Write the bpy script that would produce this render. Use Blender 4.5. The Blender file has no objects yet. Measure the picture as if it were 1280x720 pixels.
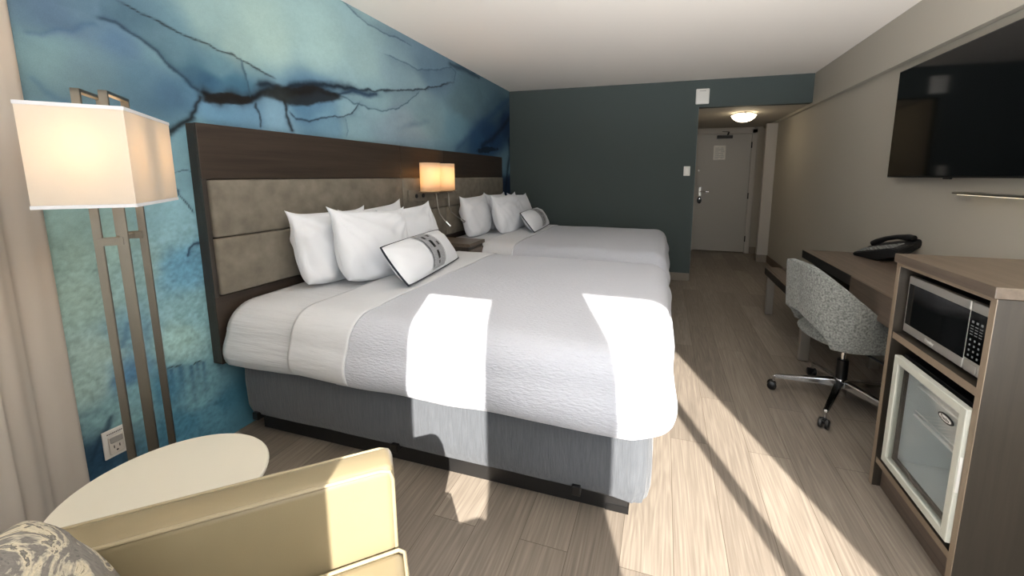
import bpy, bmesh, math, random
import numpy as np
from mathutils import Vector, Matrix, noise
random.seed(7)
SC = bpy.context.scene
COL = SC.collection
PI = math.pi
# ------------------------------------------------------------------ materials
def lin(c):
    c = c/255.0
    return c/12.92 if c <= 0.04045 else ((c+0.055)/1.055)**2.4
def rgb(r, g, b): return (lin(r), lin(g), lin(b), 1.0)
def newmat(name):
    m = bpy.data.materials.new(name); m.use_nodes = True
    nt = m.node_tree; b = nt.nodes['Principled BSDF']
    return m, nt, b
def N(nt, t, **k):
    n = nt.nodes.new(t)
    for a, v in k.items(): setattr(n, a, v)
    return n
def plain(name, col, rough=0.5, metal=0.0, bump=0.0, bscale=200, var=0.0, vscale=8, coat=0.0, stretch=(1,1,1), sheen=0.0, spec=0.5):
    m, nt, b = newmat(name); L = nt.links
    b.inputs['Base Color'].default_value = col
    b.inputs['Roughness'].default_value = rough
    b.inputs['Metallic'].default_value = metal
    b.inputs['Coat Weight'].default_value = coat
    b.inputs['Sheen Weight'].default_value = sheen
    b.inputs['Specular IOR Level'].default_value = spec
    if bump or var:
        tc = N(nt, 'ShaderNodeTexCoord'); mp = N(nt, 'ShaderNodeMapping')
        mp.inputs['Scale'].default_value = stretch
        L.new(tc.outputs['Object'], mp.inputs['Vector'])
    if var:
        n = N(nt, 'ShaderNodeTexNoise'); n.inputs['Scale'].default_value = vscale; n.inputs['Detail'].default_value = 5
        L.new(mp.outputs[0], n.inputs['Vector'])
        r = N(nt, 'ShaderNodeValToRGB')
        r.color_ramp.elements[0].position = 0.3; r.color_ramp.elements[1].position = 0.7
        r.color_ramp.elements[0].color = tuple(c*(1-var) for c in col[:3])+(1,)
        r.color_ramp.elements[1].color = tuple(min(1, c*(1+var)) for c in col[:3])+(1,)
        L.new(n.outputs['Fac'], r.inputs['Fac']); L.new(r.outputs['Color'], b.inputs['Base Color'])
    if bump:
        n2 = N(nt, 'ShaderNodeTexNoise'); n2.inputs['Scale'].default_value = bscale; n2.inputs['Detail'].default_value = 4
        L.new(mp.outputs[0], n2.inputs['Vector'])
        bp = N(nt, 'ShaderNodeBump'); bp.inputs['Strength'].default_value = bump; bp.inputs['Distance'].default_value = 0.002
        L.new(n2.outputs['Fac'], bp.inputs['Height']); L.new(bp.outputs[0], b.inputs['Normal'])
    return m
def wood(name, c1, c2, axis='Y', rough=0.45, scale=1.0, bump=0.15):
    m, nt, b = newmat(name); L = nt.links
    tc = N(nt, 'ShaderNodeTexCoord'); mp = N(nt, 'ShaderNodeMapping')
    s = {'X': (1.2, 28, 28), 'Y': (28, 1.2, 28), 'Z': (28, 28, 1.2)}[axis]
    mp.inputs['Scale'].default_value = tuple(v*scale for v in s)
    L.new(tc.outputs['Object'], mp.inputs['Vector'])
    n = N(nt, 'ShaderNodeTexNoise'); n.inputs['Scale'].default_value = 1.5; n.inputs['Detail'].default_value = 7; n.inputs['Roughness'].default_value = 0.65
    n.inputs['Distortion'].default_value = 0.4
    L.new(mp.outputs[0], n.inputs['Vector'])
    r = N(nt, 'ShaderNodeValToRGB')
    r.color_ramp.elements[0].position = 0.34; r.color_ramp.elements[1].position = 0.68
    r.color_ramp.elements[0].color = c1; r.color_ramp.elements[1].color = c2
    L.new(n.outputs['Fac'], r.inputs['Fac']); L.new(r.outputs[0], b.inputs['Base Color'])
    b.inputs['Roughness'].default_value = rough
    bp = N(nt, 'ShaderNodeBump'); bp.inputs['Strength'].default_value = bump; bp.inputs['Distance'].default_value = 0.001
    L.new(n.outputs['Fac'], bp.inputs['Height']); L.new(bp.outputs[0], b.inputs['Normal'])
    return m
def floor_mat():
    m, nt, b = newmat('vinyl_plank_floor'); L = nt.links
    tc = N(nt, 'ShaderNodeTexCoord'); sep = N(nt, 'ShaderNodeSeparateXYZ'); L.new(tc.outputs['Object'], sep.inputs[0])
    cmb = N(nt, 'ShaderNodeCombineXYZ')          # bricks run along world Y
    L.new(sep.outputs['Y'], cmb.inputs['X']); L.new(sep.outputs['X'], cmb.inputs['Y'])
    br = N(nt, 'ShaderNodeTexBrick'); br.offset = 0.37; br.offset_frequency = 2
    br.inputs['Scale'].default_value = 1.0
    br.inputs['Brick Width'].default_value = 1.22; br.inputs['Row Height'].default_value = 0.18
    br.inputs['Mortar Size'].default_value = 0.0012; br.inputs['Mortar Smooth'].default_value = 0.1
    br.inputs['Color1'].default_value = (0, 0, 0, 1); br.inputs['Color2'].default_value = (1, 1, 1, 1); br.inputs['Mortar'].default_value = (0.5, 0.5, 0.5, 1)
    L.new(cmb.outputs[0], br.inputs['Vector'])
    bw = N(nt, 'ShaderNodeRGBToBW'); L.new(br.outputs['Color'], bw.inputs[0])
    # per-plank shift of the grain
    off = N(nt, 'ShaderNodeVectorMath', operation='SCALE'); off.inputs[0].default_value = (7.3, 13.1, 0); L.new(bw.outputs[0], off.inputs['Scale'])
    add = N(nt, 'ShaderNodeVectorMath', operation='ADD'); L.new(tc.outputs['Object'], add.inputs[0]); L.new(off.outputs[0], add.inputs[1])
    mp = N(nt, 'ShaderNodeMapping'); mp.inputs['Scale'].default_value = (8, 0.45, 1); L.new(add.outputs[0], mp.inputs['Vector'])
    n = N(nt, 'ShaderNodeTexNoise'); n.inputs['Scale'].default_value = 1.6; n.inputs['Detail'].default_value = 3; n.inputs['Distortion'].default_value = 0.5
    L.new(mp.outputs[0], n.inputs['Vector'])
    # ring lines out of the soft noise: cathedral grain
    mul = N(nt, 'ShaderNodeMath', operation='MULTIPLY'); mul.inputs[1].default_value = 70.0; L.new(n.outputs['Fac'], mul.inputs[0])
    sn = N(nt, 'ShaderNodeMath', operation='SINE'); L.new(mul.outputs[0], sn.inputs[0])
    mp2 = N(nt, 'ShaderNodeMapping'); mp2.inputs['Scale'].default_value = (120, 3.5, 1); L.new(add.outputs[0], mp2.inputs['Vector'])
    n2 = N(nt, 'ShaderNodeTexNoise'); n2.inputs['Scale'].default_value = 1.0; n2.inputs['Detail'].default_value = 5; L.new(mp2.outputs[0], n2.inputs['Vector'])
    a1 = N(nt, 'ShaderNodeMath', operation='MULTIPLY_ADD'); a1.inputs[1].default_value = 0.045; a1.inputs[2].default_value = 0.0; L.new(sn.outputs[0], a1.inputs[0])
    a2 = N(nt, 'ShaderNodeMath', operation='MULTIPLY_ADD'); a2.inputs[1].default_value = 0.55; L.new(n2.outputs['Fac'], a2.inputs[0]); L.new(a1.outputs[0], a2.inputs[2])
    a3 = N(nt, 'ShaderNodeMath', operation='MULTIPLY_ADD'); a3.inputs[1].default_value = 0.20; L.new(bw.outputs[0], a3.inputs[0]); L.new(a2.outputs[0], a3.inputs[2])
    r = N(nt, 'ShaderNodeValToRGB'); L.new(a3.outputs[0], r.inputs['Fac'])
    r.color_ramp.elements[0].position = 0.08; r.color_ramp.elements[0].color = rgb(96, 88, 80)
    r.color_ramp.elements[1].position = 0.68; r.color_ramp.elements[1].color = rgb(158, 148, 135)
    e = r.color_ramp.elements.new(0.38); e.color = rgb(128, 118, 107)
    mx = N(nt, 'ShaderNodeMix', data_type='RGBA'); mx.inputs['B'].default_value = rgb(70, 58, 48)
    L.new(r.outputs[0], mx.inputs['A'])
    mm = N(nt, 'ShaderNodeMath', operation='MULTIPLY'); mm.inputs[1].default_value = 0.75; L.new(br.outputs['Fac'], mm.inputs[0]); L.new(mm.outputs[0], mx.inputs['Factor'])
    L.new(mx.outputs['Result'], b.inputs['Base Color'])
    b.inputs['Roughness'].default_value = 0.42; b.inputs['Specular IOR Level'].default_value = 0.35
    bp = N(nt, 'ShaderNodeBump'); bp.inputs['Strength'].default_value = 0.12; bp.inputs['Distance'].default_value = 0.001
    L.new(a2.outputs[0], bp.inputs['Height']); L.new(bp.outputs[0], b.inputs['Normal'])
    return m
def fabric(name, col, scale=(300, 300, 300), bump=0.4, rough=0.9, var=0.0, dist=0.0015, sheen=0.2, big=0.0):
    m = plain(name, col, rough, bump=bump, bscale=1.0, var=var, vscale=0.6, stretch=scale, sheen=sheen, spec=0.2)
    for n in m.node_tree.nodes:
        if n.type == 'BUMP': n.inputs['Distance'].default_value = dist
    return m
def translucent(name, col, emit=None, estr=0.0, fac=0.5, bump=False):
    m, nt, b = newmat(name); L = nt.links
    b.inputs['Base Color'].default_value = col; b.inputs['Roughness'].default_value = 0.9
    b.inputs['Specular IOR Level'].default_value = 0.1
    if emit: b.inputs['Emission Color'].default_value = emit; b.inputs['Emission Strength'].default_value = estr
    t = N(nt, 'ShaderNodeBsdfTranslucent'); t.inputs['Color'].default_value = col
    mx = N(nt, 'ShaderNodeMixShader'); mx.inputs[0].default_value = fac
    L.new(b.outputs[0], mx.inputs[1]); L.new(t.outputs[0], mx.inputs[2])
    L.new(mx.outputs[0], nt.nodes['Material Output'].inputs['Surface'])
    return m
def emis(name, col, s):
    m, nt, b = newmat(name)
    b.inputs['Base Color'].default_value = col; b.inputs['Emission Color'].default_value = col; b.inputs['Emission Strength'].default_value = s
    return m
def glassmat(name, tint=(0.9, 0.95, 0.93, 1), refl=0.12):
    m, nt, b = newmat(name); L = nt.links
    t = N(nt, 'ShaderNodeBsdfTransparent'); t.inputs[0].default_value = tint
    g = N(nt, 'ShaderNodeBsdfGlossy'); g.inputs['Roughness'].default_value = 0.03
    f = N(nt, 'ShaderNodeLayerWeight'); f.inputs['Blend'].default_value = .5
    pw = N(nt, 'ShaderNodeMath', operation='POWER'); pw.inputs[1].default_value = 3.0; L.new(f.outputs['Facing'], pw.inputs[0])
    ma = N(nt, 'ShaderNodeMath', operation='MULTIPLY_ADD'); ma.inputs[1].default_value = .8; ma.inputs[2].default_value = refl; L.new(pw.outputs[0], ma.inputs[0])
    mx = N(nt, 'ShaderNodeMixShader'); L.new(ma.outputs[0], mx.inputs[0])
    L.new(t.outputs[0], mx.inputs[1]); L.new(g.outputs[0], mx.inputs[2])
    L.new(mx.outputs[0], nt.nodes['Material Output'].inputs['Surface'])
    return m
# ------------------------------------------------------------------ mesh building
ORG = {}
class MB:
    def __init__(s): s.bm = bmesh.new()
    def box(s, x0, y0, z0, x1, y1, z1, bevel=0.0, seg=2):
        t = bmesh.new()
        r = bmesh.ops.create_cube(t, size=1.0)
        for v in t.verts:
            v.co = Vector(((x0+x1)/2+v.co.x*(x1-x0), (y0+y1)/2+v.co.y*(y1-y0), (z0+z1)/2+v.co.z*(z1-z0)))
        if bevel: bmesh.ops.bevel(t, geom=list(t.edges), offset=bevel, segments=seg, profile=0.5, affect='EDGES')
        s.merge(t); return s
    def merge(s, t, M=None):
        mp = {}
        for v in t.verts: mp[v] = s.bm.verts.new(M @ v.co if M else v.co)
        for f in t.faces:
            try: s.bm.faces.new([mp[v] for v in f.verts])
            except ValueError: pass
        t.free()
    def tube(s, pts, r, seg=12, cap=True, radii=None):
        pts = [Vector(p) for p in pts]; n = len(pts); rings = []
        up = None
        for i, p in enumerate(pts):
            d = (pts[min(i+1, n-1)]-pts[max(i-1, 0)]).normalized()
            if up is None:
                a = Vector((0, 0, 1)) if abs(d.z) < 0.9 else Vector((1, 0, 0))
                u = d.cross(a).normalized()
            else:
                u = (up - d*up.dot(d)).normalized()
            up = u; w = d.cross(u)
            rr = radii[i] if radii else r
            rings.append([s.bm.verts.new(p+(u*math.cos(2*PI*k/seg)+w*math.sin(2*PI*k/seg))*rr) for k in range(seg)])
        for a, b in zip(rings, rings[1:]):
            for k in range(seg): s.bm.faces.new((a[k], a[(k+1) % seg], b[(k+1) % seg], b[k]))
        if cap:
            s.bm.faces.new(list(reversed(rings[0]))); s.bm.faces.new(rings[-1])
        return s
    def lathe(s, prof, c=(0, 0, 0), seg=40, axis='Z', sx=1, sy=1):
        rings = []
        for r, h in prof:
            ring = []
            for k in range(seg):
                a = 2*PI*k/seg; p = (r*math.cos(a)*sx, r*math.sin(a)*sy, h)
                if axis == 'X': p = (p[2], p[0], p[1])
                if axis == 'Y': p = (p[0], p[2], p[1])
                ring.append(s.bm.verts.new(Vector(c)+Vector(p)))
            rings.append(ring)
        for a, b in zip(rings, rings[1:]):
            for k in range(seg): s.bm.faces.new((a[k], a[(k+1) % seg], b[(k+1) % seg], b[k]))
        s.bm.faces.new(list(reversed(rings[0]))); s.bm.faces.new(rings[-1])
        return s
    def prism(s, poly, lo, hi, axis='Z', bevel=0.0):
        def P(a, b, h): return {'Z': (a, b, h), 'X': (h, a, b), 'Y': (a, h, b)}[axis]
        t = bmesh.new()
        A = [t.verts.new(P(a, b, lo)) for a, b in poly]; B = [t.verts.new(P(a, b, hi)) for a, b in poly]
        n = len(poly)
        t.faces.new(list(reversed(A))); t.faces.new(B)
        for k in range(n): t.faces.new((A[k], A[(k+1) % n], B[(k+1) % n], B[k]))
        if bevel: bmesh.ops.bevel(t, geom=list(t.edges), offset=bevel, segments=2, affect='EDGES')
        s.merge(t); return s
    def grid(s, fn, nu, nv, wrap=False):
        V = [[s.bm.verts.new(fn(i/(nu if wrap else nu-1), j/(nv-1))) for j in range(nv)] for i in range(nu)]
        for i in range(nu if wrap else nu-1):
            for j in range(nv-1):
                i2 = (i+1) % nu
                s.bm.faces.new((V[i][j], V[i2][j], V[i2][j+1], V[i][j+1]))
        return V
    def oriented(s, p0, p1, w, h, up=(0, 0, 1), bevel=0.0, w1=None, h1=None):
        p0 = Vector(p0); p1 = Vector(p1); d = (p1-p0).normalized(); u = Vector(up)
        a = d.cross(u).normalized(); b = a.cross(d)
        t = bmesh.new(); vs = []
        for p, ww, hh in ((p0, w, h), (p1, w1 or w, h1 or h)):
            for sa, sb in ((-1, -1), (1, -1), (1, 1), (-1, 1)): vs.append(t.verts.new(p+a*sa*ww/2+b*sb*hh/2))
        for f in ((3, 2, 1, 0), (4, 5, 6, 7), (0, 1, 5, 4), (1, 2, 6, 5), (2, 3, 7, 6), (3, 0, 4, 7)): t.faces.new([vs[i] for i in f])
        if bevel: bmesh.ops.bevel(t, geom=list(t.edges), offset=bevel, segments=2, affect='EDGES')
        s.merge(t); return s
    def build(s, name, mat, parent=None, smooth=False, org=None, thick=0.0, angle=40, subsurf=0):
        o0 = Vector(org) if org is not None else (ORG.get(parent.name, Vector((0, 0, 0))) if parent else None)
        bmesh.ops.recalc_face_normals(s.bm, faces=list(s.bm.faces))
        if o0 is None:                      # top-level mesh: origin at its base
            xs = [v.co for v in s.bm.verts]
            o0 = Vector(((min(v.x for v in xs)+max(v.x for v in xs))/2, (min(v.y for v in xs)+max(v.y for v in xs))/2, min(v.z for v in xs)))
        for v in s.bm.verts: v.co -= o0
        me = bpy.data.meshes.new(name); s.bm.to_mesh(me); s.bm.free()
        if smooth:
            me.polygons.foreach_set('use_smooth', [True]*len(me.polygons))
        me.materials.append(mat)
        o = bpy.data.objects.new(name, me); COL.objects.link(o)
        if smooth and angle < 180: 
            try: me.set_sharp_from_angle(angle=math.radians(angle))
            except Exception: pass
        if parent:
            o.parent = parent; ORG[o.name] = ORG.get(parent.name, Vector((0, 0, 0)))
        else:
            o.location = o0; ORG[o.name] = o0
        if thick:
            md = o.modifiers.new('thickness', 'SOLIDIFY'); md.thickness = thick; md.offset = -1
        if subsurf:
            md = o.modifiers.new('smooth', 'SUBSURF'); md.levels = subsurf; md.render_levels = subsurf
        return o
def tag(o, label=None, cat=None, group=None, kind=None):
    if label: o['label'] = label
    if cat: o['category'] = cat
    if group: o['group'] = group
    if kind: o['kind'] = kind
    return o
def thing(name, loc, label, cat, group=None, rotz=0.0):
    o = bpy.data.objects.new(name, None); COL.objects.link(o)
    o.empty_display_size = 0.1
    o.location = loc; o.rotation_euler = (0, 0, rotz)
    ORG[o.name] = Vector(loc) if rotz == 0.0 else Vector((0, 0, 0))
    return tag(o, label, cat, group)
def struct(o): o['kind'] = 'structure'; return o
def copy_tree(o, parent=None, dloc=None, label=None):
    c = o.copy(); COL.objects.link(c)
    if parent: c.parent = parent
    if dloc: c.location = c.location+Vector(dloc)
    if label: c['label'] = label
    for ch in list(o.children): copy_tree(ch, c)
    return c
def text_mb(txt, size, M, depth=0.0006):
    cu = bpy.data.curves.new('lettering', 'FONT'); cu.body = txt; cu.size = size; cu.align_x = 'CENTER'; cu.align_y = 'CENTER'
    cu.extrude = depth; cu.resolution_u = 3
    o = bpy.data.objects.new('lettering', cu); COL.objects.link(o)
    dg = bpy.context.evaluated_depsgraph_get(); me = bpy.data.meshes.new_from_object(o.evaluated_get(dg))
    mb = MB(); mb.bm.from_mesh(me); bmesh.ops.transform(mb.bm, matrix=M, verts=list(mb.bm.verts))
    bpy.data.objects.remove(o); bpy.data.curves.remove(cu); bpy.data.meshes.remove(me)
    return mb
MSEED=[ (0.92,1.86,72,110,142),(0.91,1.76,92,138,152),(1.01,1.74,88,130,150),(1.15,1.72,72,122,150),(1.24,1.66,58,108,142),(1.22,1.89,92,140,158),(1.13,1.96,84,130,152),(1.01,1.92,80,122,148),(1.07,1.86,70,115,150),(1.45,2.04,132,172,172),(1.31,1.86,96,148,165),(1.41,1.78,30,95,130),(1.36,1.82,60,118,145),(1.53,1.77,45,110,140),(1.47,1.86,90,145,162),(1.56,1.98,142,180,176),(1.73,2.07,148,186,180),(2.10,2.12,142,184,184),(2.52,2.11,136,178,182),(3.00,2.10,120,160,175),(3.43,2.23,90,130,155),(2.33,1.64,122,168,182),(2.86,1.70,118,150,168),(3.34,1.82,108,152,168),(3.79,1.80,90,145,168),(3.97,2.07,85,125,140),(4.37,2.27,78,118,134),(4.62,1.80,15,65,110),(5.15,2.06,12,50,92),(4.34,1.68,22,80,125),(4.83,2.16,60,100,122),(1.73,1.62,108,160,188),(1.56,1.62,82,138,172),(1.41,1.61,80,140,175),(2.07,1.76,70,125,160),(1.95,1.74,60,118,152),(2.12,1.64,95,150,178),(2.59,1.84,120,165,178),(1.32,1.46,95,155,178),(1.27,1.39,100,155,172),(0.91,1.08,118,160,156),(0.88,0.84,122,160,154),(0.90,0.61,128,162,156),(1.09,0.95,112,158,162),(1.22,1.10,104,160,176),(1.25,0.92,66,140,174),(1.24,0.65,100,155,166),(1.16,0.57,122,168,166),(1.08,0.38,34,108,136),(1.23,0.30,78,136,152),(1.34,0.19,26,100,126),(1.15,0.18,28,106,134),(1.27,0.15,50,120,145),(1.00,0.39,88,142,154),(0.91,0.34,95,145,152),(0.86,0.22,14,62,92),(0.86,0.50,126,162,156),(1.02,0.66,84,138,160),(1.00,1.07,116,162,162),(0.97,0.48,50,110,150),(5.24,1.20,14,45,80),(5.25,1.48,90,140,165),(4.97,2.53,80,120,135) ]
V1=[ (1.11,1.99),(1.19,1.97),(1.28,1.96),(1.35,1.94),(1.47,1.92),(1.56,1.91),(1.67,1.87),(1.78,1.84) ]
V2=[ (1.05,1.91),(1.11,1.91),(1.17,1.88),(1.22,1.84),(1.26,1.80),(1.31,1.76),(1.35,1.72),(1.38,1.69) ]
V3a=[ (1.38,1.70),(1.41,1.69),(1.47,1.67),(1.53,1.71),(1.58,1.70),(1.65,1.73),(1.73,1.78),(1.80,1.76),(1.91,1.80),(2.07,1.86) ]
V3b=[ (1.66,1.79),(1.73,1.81),(1.80,1.79),(1.93,1.85),(2.07,1.87),(2.24,1.90),(2.41,1.91),(2.60,1.94),(2.83,1.99),(3.04,2.03),(3.25,2.08),(3.47,2.15),(3.76,2.25) ]
V3c=[ (2.06,1.84),(2.21,1.84),(2.35,1.89),(2.51,1.90),(2.61,1.92) ]
V4=[ (1.81,1.77),(1.83,1.71),(1.83,1.64),(1.86,1.56) ]
V5=[ (1.85,1.68),(1.89,1.64),(1.98,1.64),(2.06,1.67),(2.14,1.69),(2.26,1.71),(2.35,1.75),(2.41,1.82) ]
V6=[ (2.23,1.84),(2.38,1.81),(2.53,1.80),(2.71,1.81),(2.87,1.86),(3.03,1.95),(3.16,2.05) ]
V7=[ (1.65,1.70),(1.66,1.65),(1.66,1.57) ]
V8=[ (2.28,1.71),(2.29,1.65),(2.27,1.58) ]
V9=[ (2.71,2.23),(2.93,2.23),(3.15,2.22),(3.44,2.29),(3.71,2.38),(3.82,2.36),(3.76,2.25) ]
V10=[ (2.31,2.45),(2.41,2.42),(2.55,2.38),(2.79,2.39),(3.07,2.39) ]
V11=[ (1.59,1.91),(1.60,1.84),(1.62,1.78),(1.62,1.72) ]
V12=[ (1.24,1.48),(1.25,1.51),(1.27,1.53),(1.30,1.55),(1.33,1.57),(1.36,1.62),(1.38,1.69) ]
V13=[ (1.22,1.27),(1.25,1.25),(1.27,1.21),(1.29,1.14) ]
V14=[ (1.23,1.33),(1.27,1.34),(1.31,1.33) ]
V15=[ (1.25,0.95),(1.26,0.99),(1.28,1.01),(1.31,1.01) ]
V16=[ (1.11,0.47),(1.13,0.47),(1.15,0.46),(1.17,0.46) ]
V17=[ (1.21,0.44),(1.23,0.45),(1.25,0.44) ]
V18=[ (0.85,1.79),(0.89,1.80),(0.93,1.83),(0.98,1.84),(1.02,1.87),(1.06,1.88) ]
V19=[ (0.85,0.21),(0.86,0.26),(0.89,0.32),(0.91,0.37) ]
V20=[ (0.97,0.63),(1.00,0.67),(1.01,0.73) ]
V21=[ (3.74,1.57),(4.05,1.73),(4.46,1.95),(4.96,2.20),(5.33,2.38) ]
V22=[ (4.34,1.65),(4.69,1.76),(5.03,1.94),(5.32,2.13) ]
V23=[ (5.12,1.10),(5.19,1.37),(5.28,1.59),(5.26,1.86) ]
V24=[ (0.85,1.65),(0.87,1.62),(0.90,1.59),(0.94,1.58) ]
V25=[ (3.66,2.40),(3.90,2.42),(4.18,2.43),(4.38,2.42) ]
E_LAMP, E_SCONCE, E_CEIL, E_SUN, E_SKY, E_GROUND, E_FAR, EXPO = 1.0, .7, 1.5, 20.0, 5.0, 42.0, 7.0, -0.16
# ------------------------------------------------------------------ palette
M_ceil = plain('ceiling_paint', rgb(245, 238, 229), 0.9, spec=0.1)
M_wall = plain('greige_wall_paint', rgb(180, 174, 162), 0.7, bump=0.05, bscale=300, spec=0.25)
M_teal = plain('slate_wall_paint', rgb(74, 83, 82), 0.75, bump=0.05, bscale=300, spec=0.25)
M_trim = plain('white_trim_paint', rgb(180, 174, 165), 0.5)
M_door = plain('door_paint', rgb(176, 172, 164), 0.45)
M_base = plain('taupe_baseboard', rgb(132, 122, 110), 0.5)
M_floor = floor_mat()
M_dkwood = wood('headboard_wood', rgb(44, 36, 30), rgb(60, 50, 42), 'Y', 0.42)
M_dkwoodz = wood('headboard_end_wood', rgb(44, 39, 35), rgb(56, 50, 45), 'Z', 0.5)
M_deskwood = wood('desk_wood', rgb(80, 69, 60), rgb(108, 94, 82), 'Y', 0.38)
M_deskwoodx = wood('cabinet_top_wood', rgb(82, 71, 60), rgb(102, 89, 76), 'Y', 0.4)
M_cabz = wood('cabinet_wood', rgb(47, 42, 35), rgb(58, 52, 44), 'Z', 0.45)
M_edge = plain('cabinet_edge_band', rgb(132, 116, 98), 0.5)
M_blackedge = plain('black_edge_band', rgb(18, 16, 15), 0.45)
M_uph = fabric('headboard_vinyl', rgb(118, 112, 101), (22, 22, 22), 0.05, 0.6, var=0.20, sheen=0.0)
M_white = fabric('white_cotton', rgb(208, 210, 214), (8, 40, 40), 0.5, 0.9, dist=0.006)
M_pillow = fabric('pillow_cotton', rgb(222, 225, 230), (60, 60, 60), 0.15, 0.9)
M_sheet = fabric('white_sheet', rgb(206, 208, 212), (3, 40, 40), 0.8, 0.9, dist=0.010)
M_cover = fabric('ribbed_coverlet', rgb(190, 193, 202), (48, 150, 150), 1.0, 0.9, dist=0.006)
M_skirt = fabric('grey_bed_fabric', rgb(84, 87, 92), (160, 160, 18), 0.9, 0.95, var=0.12, dist=0.003)
M_black = plain('black_board', rgb(24, 23, 23), 0.5)
M_blkpl = plain('black_plastic', rgb(14, 14, 15), 0.35)
M_navy = fabric('navy_piping', rgb(28, 34, 46), (200, 200, 200), 0.2)
M_band = fabric('printed_grey_band', rgb(150, 152, 156), (260, 260, 260), 0.3, var=0.25)
M_leather = plain('beige_leather', rgb(136, 124, 98), 0.38, bump=0.10, bscale=420, var=0.03, vscale=5)
M_leatherp = plain('beige_leather_piping', rgb(154, 142, 116), 0.4)
M_tabletop = plain('cream_laminate', rgb(208, 204, 190), 0.35)
M_steel = plain('brushed_nickel', rgb(136, 131, 122), 0.36, metal=1.0, bump=0.08, bscale=60, stretch=(40, 40, 1))
M_steeld = plain('dark_nickel', rgb(74, 66, 58), 0.4, metal=0.9)
M_mwss = plain('microwave_steel', rgb(196, 192, 184), 0.36, metal=.75)
M_nick = plain('satin_nickel_leg', rgb(176, 170, 160), 0.4, metal=0.8)
M_chrome = plain('chrome', rgb(205, 205, 205), 0.12, metal=1.0)
M_ss = plain('stainless_steel', rgb(170, 166, 158), 0.3, metal=1.0, bump=0.05, bscale=60, stretch=(1, 1, 60))
M_shade = translucent('linen_lamp_shade', rgb(222, 216, 206), fac=0.42)
M_shade2 = translucent('small_lamp_shade', rgb(240, 226, 204), fac=0.5)
M_bulb = emis('lit_bulb', (1.0, 0.62, 0.3, 1), 30)
M_curtain = translucent('cream_curtain', rgb(190, 183, 174), fac=0.08)
M_sheer = translucent('added_liner_curtain', rgb(214, 213, 210), fac=0.22)
M_whpl = plain('white_plastic', rgb(222, 220, 214), 0.4)
M_bright = plain('white_wire_coating', rgb(245, 245, 245), 0.4)
M_whfr = plain('fridge_white_frame', rgb(196, 197, 186), 0.4)
M_liner = plain('fridge_liner', rgb(232, 238, 240), 0.5)
M_rubber = plain('dark_gasket', rgb(40, 42, 42), 0.6)
M_glass = glassmat('door_glass', (0.96, 0.98, 0.98, 1), 0.05)
M_mwglass = plain('microwave_black_glass', rgb(6, 8, 8), 0.08, spec=0.6)
M_screen = plain('tv_screen_glass', rgb(3, 3, 4), 0.07, spec=0.55)
M_key = plain('keypad_print', rgb(112, 116, 118), 0.6)
M_tweed = fabric('grey_tweed', rgb(122, 124, 120), (80, 80, 80), 0.8, 0.95, var=0.45, dist=0.002)
for _n in M_tweed.node_tree.nodes:
    if _n.type == 'TEX_NOISE' and abs(_n.inputs['Scale'].default_value-0.6) < 1e-3:
        _n.inputs['Scale'].default_value = 1.4; _n.inputs['Detail'].default_value = 2
M_paper = plain('notice_paper', rgb(205, 200, 188), 0.25)
M_bulbglass = emis('frosted_dome', (1.0, 0.86, 0.62, 1), 6.0)
M_warmstrip = emis('lit_strip', (1.0, 0.86, 0.62, 1), 1.2)
M_print = plain('dark_print', rgb(40, 38, 36), 0.7)

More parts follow.
